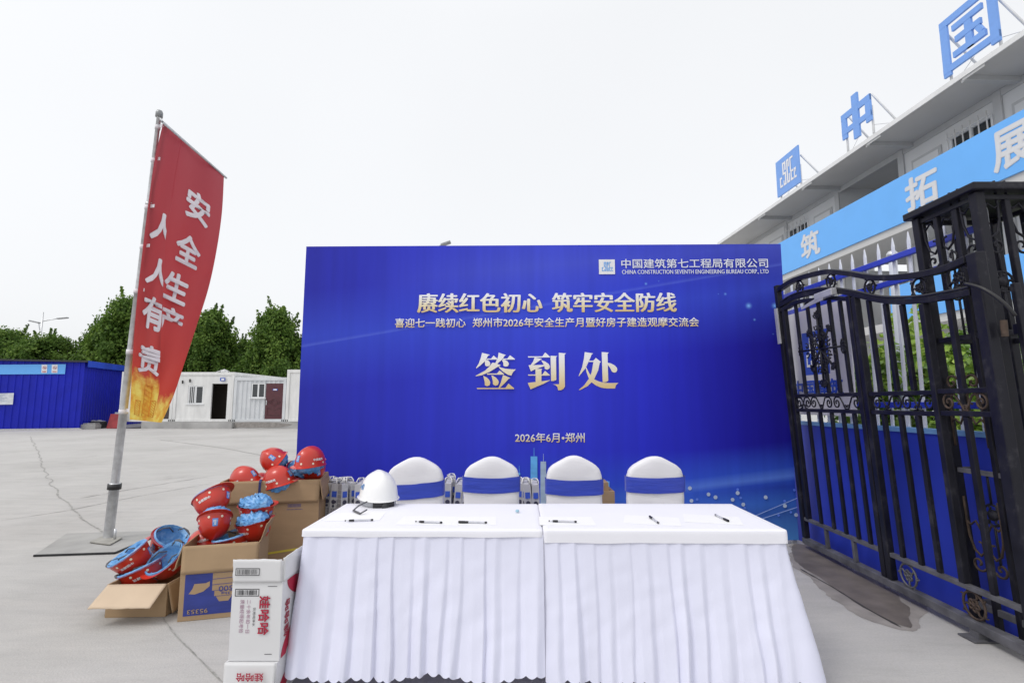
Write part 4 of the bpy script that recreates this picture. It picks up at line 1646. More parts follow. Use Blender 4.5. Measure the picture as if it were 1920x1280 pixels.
def hat_shell_mesh():
    mb = MB()
    na, nv = 48, 14
    mb.grid(na, nv, lambda a, v: shell(2 * math.pi * a, v), 0, True, True)

    def brim(a):
        return .006 + .030 * max(0, math.cos(a)) ** 2.2
    # brim top, lip, and inner skin
    k = 5
    mb.grid(na, k, lambda a, v: (lambda A, p: p + Vector((math.cos(A), math.sin(A), 0)) * brim(A) * (1 - v) + Vector((0, 0, -.010 * (1 - v) * max(0.2, math.cos(A)))))(2 * math.pi * a, shell(2 * math.pi * a, 0)), 0, True, True)

    def under(A, v):
        p = shell(A, 0)
        return p + Vector((math.cos(A), math.sin(A), 0)) * brim(A) * (1 - v) + Vector((0, 0, -.010 * (1 - v) * max(.2, math.cos(A)) - .003)) - Vector((math.cos(A), math.sin(A), 0)) * .003 * v
    mb.grid(na, k, lambda a, v: under(2 * math.pi * a, v), 0, True, True)
    mb.grid(na, 1, lambda a, v: (lambda A: under(A, 0) + Vector((0, 0, .003 * v)))(2 * math.pi * a), 0, True, True)
    mb.grid(na, nv, lambda a, v: shell(2 * math.pi * a, v, -.003), 0, True, True)
    return mb


def cap_mesh(kind):
    mb = MB()

    def f(a, v):
        A = 2 * math.pi * a
        nz_ = noise.noise(Vector((math.cos(A) * 2.5, math.sin(A) * 2.5, v * 5 + kind)))
        n2_ = noise.noise(Vector((math.cos(A) * 7, math.sin(A) * 7, v * 9 + kind * 3)))
        if kind == 1:           # hanging into the bowl, lip over the rim
            if v < .25:
                k = v / .25
                p = shell(A, 0)
                return p * (1.05 - .14 * k) + Vector((0, 0, -.014 * math.sin(math.pi * k) - .004 * k + .004 * n2_))
            p = shell(A, (v - .25) / .75 * .999)
            return Vector((p.x * .86, p.y * .86, p.z * .66 - .005)) + Vector((.012 * nz_, .012 * nz_, .016 * nz_ + .008 * n2_))
        # bulging out of the bowl
        k = v
        p = shell(A, 0)
        r_ = math.cos(k * math.pi / 2) ** .7
        return Vector((p.x * .90 * r_, p.y * .90 * r_, -(.062 * math.sin(k * math.pi / 2)) - .004)) + Vector((.02 * nz_, .012 * n2_, .022 * nz_ + .012 * n2_)) * (1 if v > .05 else .4)

    return mb.grid(56, 26, f, 0, True, True)


def put_text_on_hat(s, a_mid, v0, v1, span):
    vs, fs, gw, gh = glyph(s)
    mb = MB()
    for i, (dx, dy) in enumerate(ring(.03, 6)):
        P_ = []
        for x, y in vs:
            A = a_mid + ((x + dx) / gw - .5) * span
            v = v0 + (v1 - v0) * (y + dy) / gh
            P_.append(shell(A, v, .0012 + i * .0002))
        mb.add(P_, fs)
    return mb


def make_hat(kind, label, loc):
    t = thing('hard_hat', label, 'hard hat', loc, group='red hard hats heaped in the cartons')
    sh = build(hat_shell_mesh(), 'shell', m_hat_red, t, local=True)
    build(cap_mesh(kind), 'disposable_cap', m_cap_blue, t, local=True)
    for k in range(8):
        A = 2 * math.pi * (k + .5) / 8
        mb = MB()
        c_ = shell(A, .10, .0015)
        mb.disc(c_, shell_n(A, .10), .0085, 12)
        build(mb, 'reflective_dot', m_reflect, t, local=True)
    A, v = 0.0, .26
    c_ = shell(A, v, .002)
    n_ = shell_n(A, v)
    s_ = Vector((0, 1, 0))
    u_ = n_.cross(s_)
    mb = MB()
    q = []
    for da, v_ in ((-.17, .16), (.17, .16), (.17, .36), (-.17, .36)):
        q.append((da, v_))
    mb.grid(6, 6, lambda a, b_: shell(-.17 + .34 * a, .16 + .22 * b_, .0015))
    e = build(mb, 'emblem_sticker', m_emb, t, local=True)
    mb = MB()
    for x0, y0, x1, y1 in EMB:
        mb.poly([shell(-.17 + .34 * (.1 + .8 * x), .16 + .22 * (.1 + .8 * y), .0028) for x, y in ((x0, y0), (x1, y0), (x1, y1), (x0, y1))])
    build(mb, 'emblem_mark', m_print_white, e, local=True)
    for s in (1, -1):
        build(put_text_on_hat('中国建筑', s * math.pi / 2, .19, .275, .74), 'lettering', m_print_white, t, local=True)
    mb = MB()
    for s in ((1, -1) if kind == 2 else ()):
        mb.tube([(.03, s * .09, .01), (.02, s * .075, -.03), (.0, s * .05, -.045), (-.02, 0, -.05)], .004, 6)
    if kind == 1:
        mb.tube([(.075, .078, .0), (.03, .082, -.016), (-.02, .07, -.02), (-.05, .04, .005)], .0045, 6)
        mb.tube([(-.06, -.085, .0), (-.02, -.07, -.014), (.02, -.06, .004)], .0045, 6)
    mb.tube([(-.10, .05, .005), (-.13, .03, -.012), (-.136, 0, -.016), (-.13, -.03, -.012), (-.10, -.05, .005)], .009, 8)
    build(mb, 'chin_strap', m_strap, t, local=True)
    return t


def frame(z, x):
    z = Vector(z).normalized()
    x = Vector(x)
    x = (x - z * x.dot(z)).normalized()
    y = z.cross(x)
    return Matrix((x, y, z)).transposed().to_4x4()


protos = {}


def hat(px, py, Y, z, x, kind, label):
    M = Matrix.Translation(atY(px, py, Y)) @ frame(z, x) @ Matrix.Translation((0, 0, -.062))
    if kind not in protos:
        t = make_hat(kind, label, (0, 0, 0))
        t.matrix_world = M
        WM[t.name] = M.copy()
        protos[kind] = t
        return t
    return dup(protos[kind], M, label)


# in the tall carton
hat(508, 858, 4.45, (-.72, -.30, .62), (.35, -.9, .2), 2, 'red hat tipped on its side, big bare dome, highest left in the tall carton')
hat(582, 856, 4.38, (.02, -.05, 1), (-.5, -.86, 0), 2, 'upright red hat with emblem facing out, atop the tall carton by the backdrop edge')
hat(456, 893, 4.36, (-.35, -.15, .9), (.75, -.3, .2), 2, 'red hat sunk low in the left corner of the tall carton')
hat(520, 893, 4.32, (-.30, -.1, .95), (.95, -.2, .3), 2, 'red hat with a forward peak, low at the front middle of the tall carton')
hat(588, 882, 4.50, (.25, .25, -1), (.6, -.8, .1), 2, 'red hat upside down beneath the upright emblem hat')
hat(555, 892, 4.52, (-.5, .2, -.8), (.3, -.9, 0), 2, 'red hat with bulging blue cap between the peaked hat and the upside down one')
hat(490, 905, 4.62, (.1, .2, 1), (.3, .9, 0), 2, 'red hat buried at the back of the tall carton')
# in the carton with the blue print
hat(400, 944, 3.93, (.50, -.42, -.78), (.83, .05, .50), 1, 'red hat tilted steeply, upside down lettering outward, top left of the blue printed carton')
hat(402, 988, 3.80, (.22, -.40, -.88), (.50, -.86, .25), 2, 'red hat with emblem facing out under the steeply tilted hat')
hat(481, 962, 3.99, (.02, .12, -1), (.95, -.25, .1), 2, 'red hat lying level with a blue cap heaped in it, over the blue printed carton')
hat(478, 993, 3.90, (.20, .10, -1), (.9, -.4, .2), 2, 'red hat half sunk in the blue printed carton under the level one')
hat(385, 1012, 3.92, (-.3, .2, .9), (-.9, -.3, 0), 2, 'red hat mostly covered by a blue cap, bottom left in the blue printed carton')
hat(438, 1020, 3.86, (.15, .10, -1), (-.5, -.8, 0), 1, 'red hat deep inside the blue printed carton, between the left and right stacks')
# in the low open carton
hat(251, 1050, 3.80, (.48, .34, -.80), (.80, .1, .5), 1, 'red hat opening towards the flag pole, lined with blue film, in the low open carton')
hat(268, 1080, 3.80, (.35, .1, -.92), (.85, .5, .35), 1, 'red hat under the blue lined one at the front of the low open carton')
hat(318, 1056, 3.84, (.22, .62, -.76), (-.35, -.7, -.6), 1, 'red hat with its blue lined bowl facing out, against the blue printed carton')
hat(312, 1018, 4.02, (-.62, .12, -.75), (.4, -.6, .6), 1, 'red hat standing on edge at the back of the low open carton')
hat(300, 1062, 4.05, (.1, .2, -1), (1, 0, 0), 2, 'red hat at the back bottom of the low open carton')

# white hat on the table
WMx = Matrix.Translation(atZ(708, 945, .752) + Vector((0, .02, .044))) @ frame((.03, -.04, 1), (-.50, .87, 0)) @ Matrix.Scale(1.12, 4)
t = thing('hard_hat', 'white hard hat with dark ratchet band standing on the sign-in table', 'hard hat', M=WMx)
build(hat_shell_mesh(), 'shell', m_hat_white, t, local=True)
mb = MB()
mb.grid(40, 3, lambda a, v: (lambda A: Vector((shell(A, 0).x * .86, shell(A, 0).y * .86, -.002 - .034 * v)))(math.pi * .35 + math.pi * 1.3 * a))
build(mb, 'headband', mat('grey_headband', (0.40, 0.41, 0.43), .5), t, local=True, solid=.003)
mb = MB()
mb.grid(20, 4, lambda a, v: (lambda A: Vector((shell(A, 0).x * .89 - .004, shell(A, 0).y * .89, -.0 - .05 * v)))(math.pi * .8 + math.pi * .4 * a))
rt = build(mb, 'ratchet_band', m_black, t, local=True, solid=.006)
build(MB().lathe((-.125, 0, -.028), (-1, 0, 0), [(.0, .014), (.016, .014), (.019, .009), (.019, 0)], 18), 'ratchet_knob', mat('knob_black', (0.03, 0.03, 0.033), .35), rt, local=True)
mb = MB()
Wi = WMx.inverted()
for off in (0, .012):
    pts = [Wi @ atZ(688, 940, .79), Wi @ atZ(672, 948, .778), Wi @ (atZ(663, 956, .758) + Vector((0, -off, 0))), Wi @ (atZ(676, 962, .757) + Vector((0, -off, 0))), Wi @ atZ(688, 955, .772)]
    mb.tube(pts, .0038, 6)
build(mb, 'chin_strap', m_strap, t, local=True)
A0 = math.radians(88)
mb = MB()
for i, (dx, dy) in enumerate(ring(.02, 6)):
    vs, fs, gw, gh = glyph('5-40')
    mb.add([shell(A0 + ((x + dx) / gw - .5) * .55, .22 + .15 * (y + dy) / gh, .0012 + .0002 * i) for x, y in vs], fs)
build(mb, 'lettering', mat('hat_blue_print', (0.12, 0.30, 0.62), .5), t, local=True)

# ------------------------------------------------------------------ cartons
m_kraft = mat('brown_cardboard', (0.35, 0.23, 0.13), 0.8, var=.10, scale=4, bump=.08, bscale=30, stretch=(1, 1, 3))
m_kraft2 = mat('pale_cardboard', (0.55, 0.43, 0.31), 0.8, var=.06, scale=4)
m_kraft3 = mat('tan_cardboard', (0.38, 0.26, 0.15), 0.8, var=.10, scale=3, bump=.06, bscale=25)
TH = .006


def carton(name, label, M, w, d, h, m, flaps, mflap=None, closed=False):
    """open box; flaps: (side, opening angle from upright in degrees, length)"""
    t = thing(name, label, 'carton', M=M)
    mb = MB()
    mb.box((0, 0, 0), (w, TH, h)).box((0, d - TH, 0), (w, d, h)).box((0, TH, 0), (TH, d - TH, h)).box((w - TH, TH, 0), (w, d - TH, h)).box((TH, TH, 0), (w - TH, d - TH, TH))
    if closed:
        mb.box((TH, TH, h - TH), (w - TH, d - TH, h - .001))
    build(mb, 'body', m, t, local=True)
    for side, ang, L in flaps:
        a = R(ang)
        mb = MB()
        e = .004
        span = w if side in ('front', 'back') else d
        sd_ = len(MATS) * 1.7 + w * 31 + a * 5 + d * 17

        def wob(u, v):
            if m.name == 'white_carton' and side == 'front':
                return 0
            return .010 * v * v * noise.noise(Vector((u * 3, sd_, v))) + .004 * v * noise.noise(Vector((u * 9, v * 6, sd_)))
        if side == 'front':
            Mf = Matrix.Translation((0, -.001, h + .002)) @ Matrix.Rotation(a, 4, 'X')
            fn = lambda u, v: Mf @ Vector((e + (span - 2 * e) * u + .003 * noise.noise(Vector((v * 8, sd_, u))), -TH / 2 + wob(u, v), L * v + .004 * v * noise.noise(Vector((u * 12, sd_, 2)))))
        elif side == 'back':
            Mf = Matrix.Translation((0, d + .001, h + .002)) @ Matrix.Rotation(-a, 4, 'X')
            fn = lambda u, v: Mf @ Vector((e + (span - 2 * e) * u, TH / 2 + wob(u, v), L * v + .004 * v * noise.noise(Vector((u * 12, sd_, 2)))))
        elif side == 'left':
            Mf = Matrix.Translation((-.001, 0, h + .002)) @ Matrix.Rotation(-a, 4, 'Y')
            fn = lambda u, v: Mf @ Vector((-TH / 2 + wob(u, v), e + (span - 2 * e) * u, L * v + .004 * v * noise.noise(Vector((u * 12, sd_, 2)))))
        else:
            Mf = Matrix.Translation((w + .001, 0, h + .002)) @ Matrix.Rotation(a, 4, 'Y')
            fn = lambda u, v: Mf @ Vector((TH / 2 + wob(u, v), e + (span - 2 * e) * u, L * v + .004 * v * noise.noise(Vector((u * 12, sd_, 2)))))
        mb.grid(20, 8, fn)
        fo_ = build(mb, 'flap', mflap if (mflap and side == 'front') else m, t, local=True, solid=.0055)
        fo_.modifiers['thick'].offset = 0
    return t


def place(p, rot):
    return Matrix.Translation((p.x, p.y, .002)) @ Matrix.Rotation(rot, 4, 'Z')


# low open carton
pA = atZ(196, 1158)
MA = place(pA, .045)
ca = carton('cardboard_carton', 'low brown carton with its pale front flap folded out, nearest the flag pole', MA, .385, .43, .205, m_kraft3, [('front', 118, .19), ('right', 168, .19), ('back', 100, .19), ('left', 150, .16)], m_kraft2)
# blue printed carton
pB = atZ(332, 1166)
MB_ = place(pB, .27)
cb = carton('cardboard_carton', 'brown carton with a blue printed panel and upside down digits 95353', MB_, .46, .36, .462, m_kraft3, [('front', 175, .17), ('right', 18, .12), ('left', 165, .15)])
m_blueprint = mat('blue_carton_print', (0.028, 0.045, 0.25), 0.6, var=.18, scale=5, stretch=(1, 1, 4))
lx, ly, lz = [(MB_.to_3x3() @ Vector(v)) for v in ((1, 0, 0), (0, 1, 0), (0, 0, 1))]
oB = MB_ @ Vector((0, 0, 0))
fo = oB - ly * .0015
pp = MB().poly([fo + lx * a + lz * c for a, c in ((.030, .03), (.445, .03), (.445, .285), (.030, .285))])
bpn = build(pp, 'printed_panel', m_blueprint, cb)
mt = MB()
mt.poly([fo - ly * .0012 + lx * a + lz * c for a, c in ((.055, .165), (.09, .16), (.14, .175), (.175, .205), (.175, .235), (.15, .225), (.085, .225), (.075, .195))])
mt.poly([fo - ly * .0012 + lx * a + lz * c for a, c in ((.19, .175), (.335, .175), (.335, .284), (.19, .284))])
mt.poly([fo - ly * .0012 + lx * a + lz * c for a, c in ((.205, .14), (.32, .14), (.32, .172), (.205, .172))])
mt.poly([fo - ly * .0012 + lx * a + lz * c for a, c in ((.235, .105), (.29, .105), (.31, .137), (.215, .137))])
build(mt, 'kraft_print', m_kraft3, bpn)
mt = MB()
letters(mt, '95353', fo - ly * .0 + lx * .172 + lz * .068, -lx, -lz, .118, .026, MED, .002)
letters(mt, '快递', fo + lx * .44 + lz * .085, -lx, -lz, .10, .032, BOLD, .002)
build(mt, 'kraft_lettering', m_kraft3, bpn)
mt = MB()
letters(mt, '500', fo - ly * .0024 + lx * .315 + lz * .20, -lx, -lz, .085, .034, REG, .001)
letters(mt, '3kg', fo - ly * .0024 + lx * .30 + lz * .165, -lx, -lz, .055, .02, REG, .001)
for z_ in (.21, .245):
    mt.poly([fo - ly * .003 + lx * a + lz * c for a, c in ((.19, z_), (.335, z_ + .004), (.335, z_ + .007), (.19, z_ + .003))])
build(mt, 'blue_line_print', m_blueprint, bpn)
# tall carton
tc0 = atY(414, 904, 4.18)
MC = Matrix.Translation((tc0.x, tc0.y, .002)) @ Matrix.Rotation(.20, 4, 'Z')
cc = carton('cardboard_carton', 'tallest brown carton, heaped with red hats and its flaps folded down, against the backdrop', MC, .735, .48, tc0.z, m_kraft, [('front', 175, .175), ('right', 170, .17), ('left', 140, .14), ('back', 165, .15)])
lx, ly, lz = [(MC.to_3x3() @ Vector(v)) for v in ((1, 0, 0), (0, 1, 0), (0, 0, 1))]
oC = MC @ Vector((0, 0, 0))
mt = MB()
zc = tc0.z - .21
for a0, a1, c0_, c1_ in ((.50, .60, zc, zc + .003), (.50, .60, zc + .022, zc + .025), (.50, .503, zc + .003, zc + .022), (.597, .60, zc + .003, zc + .022)):
    mt.poly([oC - ly * .002 + lx * a + lz * c for a, c in ((a0, c0_), (a1, c0_), (a1, c1_), (a0, c1_))])
for k in range(9):
    x = .508 + k * .010
    mt.poly([oC - ly * .002 + lx * a + lz * c for a, c in ((x, zc + .006), (x + .006, zc + .006), (x + .006, zc + .019), (x, zc + .019))])
for k in range(12):
    x = .495 + k * .010
    mt.poly([oC - ly * .002 + lx * a + lz * c for a, c in ((x, zc - .02), (x + .006, zc - .02), (x + .006, zc - .013), (x, zc - .013))])
build(mt, 'printed_mark', mat('faded_blue_ink', (0.10, 0.09, 0.22), .7), cc)
mt = MB().poly([oC - ly * .0025 + lx * a + lz * c for a, c in ((.25, .20), (.73, .25), (.73, .266), (.25, .215))])
build(mt, 'packing_strap', mat('yellow_strap', (0.62, 0.50, 0.06), .5), cc)
mt = MB().poly([oC - ly * .018 + lx * a + lz * c for a, c in ((.43, tc0.z - .05), (.475, tc0.z - .048), (.474, tc0.z - .01), (.432, tc0.z - .008))])
build(mt, 'tape_patch', mat('brown_tape', (0.31, 0.19, 0.10), .4), cc)
# lanyard over the front flap
mt = MB()
lp = oC + lx * .29
pts = [lp + ly * .03 + lz * (tc0.z - .03), lp + lz * (tc0.z + .012), lp - ly * .018 + lz * (tc0.z - .01), lp - ly * .026 + lz * (tc0.z - .09)]
for a, c in zip(pts, pts[1:]):
    mt.beam(a, c, .018, .004, up=tuple(-ly))
mt.box((-.014, -.008, -.03), (.014, .0, .0), 0, Matrix.Translation(pts[-1] + Vector((0, -.004, 0))))
o = build(mt, 'lanyard', mat('navy_strap', (0.012, 0.015, 0.10), .6))
tag(o, 'dark blue strap hanging over the front flap of the tallest carton', 'strap')

# white cartons by the table end
m_wbox = mat('white_carton', (0.66, 0.66, 0.67), 0.55, var=.03, scale=3)
m_redink = mat('red_carton_ink', (0.42, 0.015, 0.05), .5)
m_pink = mat('pink_carton_ink', (0.55, 0.22, 0.30), .5)
m_ink = mat('black_carton_ink', (0.03, 0.03, 0.035), .6)
m_purple = mat('mauve_carton_ink', (0.33, 0.17, 0.26), .6)
YW = 2.62
WX0, WX1 = -1.345, -1.338
M1 = Matrix.Translation((WX0, YW - .02, .002)) @ Matrix.Rotation(.0, 4, 'Z')
wl_ = carton('white_carton', 'white drinks carton on the ground with red lettering on its hanging front flap', M1, .245, .37, .182, m_wbox, [('front', 174, .115)], closed=True)
M2 = Matrix.Translation((WX1, YW, .186)) @ Matrix.Rotation(.0, 4, 'Z')
wu = carton('white_carton', 'white drinks carton stood open on top of the other, with barcodes and sideways red lettering', M2, .240, .35, .352, m_wbox, [('front', 4, .108), ('right', -3, .11)])


def barcode(mb, o, w, h, seed):
    rnd = random.Random(seed)
    y = o.y
    x = o.x
    b_ = .003
    for lo, hi in (((0, 0), (w, b_)), ((0, h - b_), (w, h)), ((0, b_), (b_, h - b_)), ((w - b_, b_), (w, h - b_))):
        mb.poly([(x + lo[0], y, o.z + lo[1]), (x + hi[0], y, o.z + lo[1]), (x + hi[0], y, o.z + hi[1]), (x + lo[0], y, o.z + hi[1])])
    s = .008
    while s < w - .01:
        k = rnd.choice((.001, .0015, .0025))
        mb.poly([(x + s, y, o.z + .006), (x + s + k, y, o.z + .006), (x + s + k, y, o.z + h - .006), (x + s, y, o.z + h - .006)])
        s += k + rnd.choice((.001, .0018, .0028))


fy = YW - .0015
mb = MB()
barcode(mb, Vector((WX1 + .015, fy, .186 + .352 - .062)), .115, .034, 1)
build(mb, 'barcode', m_ink, wu)
mb = MB()
barcode(mb, Vector((WX1 + .018, YW - .0145, .186 + .352 + .036)), .115, .034, 2)
build(mb, 'barcode', m_ink, wu)
X = Vector((1, 0, 0))
Zv = Vector((0, 0, 1))
nY = Vector((0, -1, 0))


def side_letters(mb, s, x_right, z_top, length, size, weight):
    """characters turned a quarter turn clockwise, reading downwards"""
    letters(mb, s, Vector((x_right - size, fy, z_top)), -Zv, X, length, size, weight, .0008)


mb = MB()
side_letters(mb, '娃哈哈', WX1 + .185, .186 + .292, .175, .050, MED + ring(.02, 6)[1:])
build(mb, 'red_lettering', m_redink, wu)
mb = MB()
side_letters(mb, '饮用纯净水', WX1 + .118, .186 + .24, .085, .013, REG)
mb.poly([(WX1 + .17, fy, .215), (WX1 + .205, fy, .215), (WX1 + .205, fy, .2175), (WX1 + .17, fy, .2175)])
mb.poly([(WX1 + .17, fy, .52), (WX1 + .215, fy, .52), (WX1 + .215, fy, .5225), (WX1 + .17, fy, .5225)])
build(mb, 'small_lettering', m_ink, wu)
mb = MB()
side_letters(mb, '二十余年如一日', WX1 + .094, .186 + .275, .15, .020, REG)
side_letters(mb, '质量经得起考验', WX1 + .063, .186 + .275, .15, .020, REG)
build(mb, 'mauve_lettering', m_purple, wu)
# side face swoosh and lettering
xs = WX1 + .2415
mb = MB()
lo_, hi_ = [], []
for k in range(13):
    u = k / 12
    lo_.append((xs, YW + .015 + .30 * u * u, .190 + .20 * u))
    hi_.append((xs, YW + .07 + .27 * u ** 1.4, .190 + .17 * u))
mb.add(lo_ + hi_, [[i, i + 1, 13 + i + 1, 13 + i] for i in range(12)])
lo_, hi_ = [], []
for k in range(13):
    u = k / 12
    lo_.append((xs, YW + .05 + .28 * u * u, .534 - .15 * u))
    hi_.append((xs, YW + .12 + .22 * u, .534 - .10 * u ** 2))
mb.add(lo_ + hi_, [[i, i + 1, 13 + i + 1, 13 + i] for i in range(12)])
build(mb, 'red_swoosh', m_redink, wu)
mb = MB()
letters(mb, '娃哈哈', Vector((xs, YW + .085, .275)), Zv, Vector((0, -1, 0)), .17, .05, MED, .0008, step=.0002)
build(mb, 'red_lettering', m_redink, wu)
mb = MB()
xs1 = WX0 + .2465
lo_, hi_ = [], []
for k in range(13):
    u = k / 12
    lo_.append((xs1, YW - .018 + .28 * u * u, .006 + .17 * u))
    hi_.append((xs1, YW + .05 + .28 * u ** 1.3, .006 + .15 * u))
mb.add(lo_ + hi_, [[i, i + 1, 13 + i + 1, 13 + i] for i in range(12)])
build(mb, 'red_swoosh', m_redink, wl_)
mb = MB()
fl0 = YW - .02 - .0205
letters(mb, '娃哈哈', Vector((WX0 + .195, fl0, .152)), -X, -Zv, .125, .036, MED + ring(.02, 6)[1:], .0008, step=.0002)
build(mb, 'red_lettering', m_redink, wl_)
mb = MB()
for k in range(16):
    mb.poly([(WX0 + .04 + k * .0105, YW - .0215, .03), (WX0 + .047 + k * .0105, YW - .0215, .03), (WX0 + .047 + k * .0105, YW - .0215, .038), (WX0 + .04 + k * .0105, YW - .0215, .038)])
build(mb, 'small_print', m_purple, wl_)

# ------------------------------------------------------------------ chairs
m_cover = mat('white_chair_cover', (0.76, 0.75, 0.78), 0.65, var=.03, scale=3, bump=.15, bscale=14, stretch=(1, 1, 5), sheen=.1)
m_sash = mat('royal_blue_sash', (0.03, 0.06, 0.46), 0.42, var=.12, scale=5, bump=.25, bscale=16, stretch=(1, 1, 7), sheen=.2)
CHO = [(-.212, .45), (-.216, .62), (-.217, .74), (-.214, .80), (-.200, .845), (-.165, .878), (-.115, .905), (-.06, .932), (-.02, .943), (.02, .944), (.06, .934), (.115, .907), (.165, .880), (.200, .847), (.214, .80), (.217, .74), (.216, .62), (.212, .45)]


def resample(P, n):
    L = [0.0]
    for a, c in zip(P, P[1:]):
        L.append(L[-1] + math.hypot(c[0] - a[0], c[1] - a[1]))
    out_ = []
    for i in range(n):
        d = L[-1] * i / (n - 1)
        k = min(len(P) - 2, max(j for j in range(len(P) - 1) if L[j] <= d + 1e-9))
        f = (d - L[k]) / (L[k + 1] - L[k])
        out_.append((P[k][0] + (P[k + 1][0] - P[k][0]) * f, P[k][1] + (P[k + 1][1] - P[k][1]) * f))
    return out_


CHO = resample(CHO, 72)


def chair(px, py, Y, label, rot, sag, seed, dz=0.0):
    p = atY(px, py, Y)
    M = Matrix.Translation((p.x, Y, p.z - .944)) @ Matrix.Rotation(rot, 4, 'Z')
    M.translation.z = 0
    sc = p.z / .944
    t = thing('banquet_chair', label, 'chair', M=M, group='white covered chairs behind the tables')
    rnd = random.Random(seed)
    mb = MB()
    n = len(CHO)
    # padded back: outline rings swelling front and back
    lay = [(-.056, .12), (-.056, .3), (-.0555, .45), (-.055, .6), (-.0545, .75), (-.0515, .88), (-.046, .96), (-.035, .992), (-.015, 1.0), (.02, 1.0), (.034, .985), (.042, .8)]

    def pt(i, k):
        d_, s = lay[k]
        x, z = CHO[i]
        zz = .62 + (z - .62) * s
        xx = x * s
        wr = .004 * noise.noise(Vector((xx * 5, zz * 22, seed * 3.3))) + .005 * noise.noise(Vector((xx * 8, zz * 8, seed * 1.7)))
        return Vector((xx * (1 + .012 * noise.noise(Vector((zz * 14, seed, x * 3)))), d_ + wr - .05 * (zz - .45), (zz + .5 * wr) * sc))
    ks = list(range(len(lay)))
    vs = []
    for k in ks:
        vs += [pt(i, k) for i in range(n)]
    fs = [[r_ * n + i, r_ * n + i + 1, (r_ + 1) * n + i + 1, (r_ + 1) * n + i] for r_ in range(len(ks) - 1) for i in range(n - 1)]
    mb.add(vs, fs, 0, True)
    mb.add(vs[:n], [list(range(n))], 0, False)
    mb.add(vs[-n:], [list(range(n))], 0, False)
    build(mb, 'backrest', m_cover, t, local=True, recalc=True)
    # sash wrapped round the back
    mb = MB()
    prof = [(-.2165, -.053), (-.19, -.060), (-.1, -.066), (0, -.068), (.1, -.066), (.19, -.060), (.2165, -.053), (.226, -.03), (.226, .02), (.21, .042), (0, .05), (-.21, .042), (-.226, .02), (-.226, -.03)]

    def f(a, b_):
        i = a * len(prof)
        j = int(i) % len(prof)
        fr = i - int(i)
        x = prof[j][0] * (1 - fr) + prof[(j + 1) % len(prof)][0] * fr
        y = prof[j][1] * (1 - fr) + prof[(j + 1) % len(prof)][1] * fr
        z0 = .678 + dz + sag * x + .012 * (x / .22) ** 2 + .004 * noise.noise(Vector((x * 9, seed, 0)))
        z = z0 + .112 * b_
        y += -.05 * (z - .45)
        y += .004 * noise.noise(Vector((x * 4, z * 40, seed))) * (1 if abs(x) < .2 else .3)
        return Vector((x, y, z * sc))
    mb.grid(56, 12, f, 0, True, True)
    build(mb, 'sash', m_sash, t, local=True)
    mb = MB()

    def g(a, b_):
        A = 2 * math.pi * a
        x = .215 * max(-1, min(1, 1.3 * math.cos(A)))
        y = -.24 + .20 * max(-1, min(1, 1.3 * math.sin(A)))
        k = 1 + .10 * b_ + .02 * b_ * math.sin(A * 9)
        return Vector((x * k, -.24 + (y + .24) * k, .46 - .45 * b_))
    mb.grid(56, 10, g, 0, True, True)
    mb.box((-.2, -.42, .452), (.2, -.06, .465))
    build(mb, 'seat', m_cover, t, local=True)


chair(781, 856, 4.20, 'white covered chair with a slanting blue sash, behind the white hard hat', .03, .07, 1, -.04)
chair(922, 855, 4.20, 'white covered chair with blue sash, second along from the white hard hat', -.02, .004, 2)
chair(1075, 853.5, 4.20, 'white covered chair with blue sash, beside the two printed skyscrapers', .01, -.005, 3, -.022)
chair(1225, 854, 4.16, 'white covered chair with blue sash standing apart, nearest the gate', -.04, .01, 4)

# ------------------------------------------------------------------ paper carrier bags behind the chairs
m_bag, t, b = graph('bag_paper', 0.6)
co = N(t, 'ShaderNodeTexCoord')
bw = N(t, 'ShaderNodeTexBrick')
bw.inputs['Scale'].default_value = 1
bw.inputs['Color1'].default_value = (.60, .60, .62, 1)
bw.inputs['Color2'].default_value = (.66, .66, .68, 1)
bw.inputs['Mortar'].default_value = (.42, .42, .45, 1)
bw.inputs['Mortar Size'].default_value = .006
bw.inputs['Brick Width'].default_value = .045
bw.inputs['Row Height'].default_value = .03
mp = N(t, 'ShaderNodeMapping')
mp.inputs['Rotation'].default_value = (R(90), 0, R(35))
t.links.new(co.outputs['Object'], mp.inputs[0])
t.links.new(mp.outputs[0], bw.inputs['Vector'])
t.links.new(bw.outputs['Color'], b.inputs['Base Color'])
m_bagside = mat('bag_side_paper', (0.58, 0.58, 0.60), .6, var=.06)
m_bagblue = mat('bag_blue_block', (0.05, 0.12, 0.62), .5)
m_baginkd = mat('bag_dark_ink', (0.06, 0.06, 0.10), .5)
m_bagink = mat('bag_grey_ink', (0.28, 0.28, 0.31), .6)
m_rope = mat('white_rope', (0.72, 0.71, 0.70), .8)
BW_, BD_, BH_ = .072, .30, .46


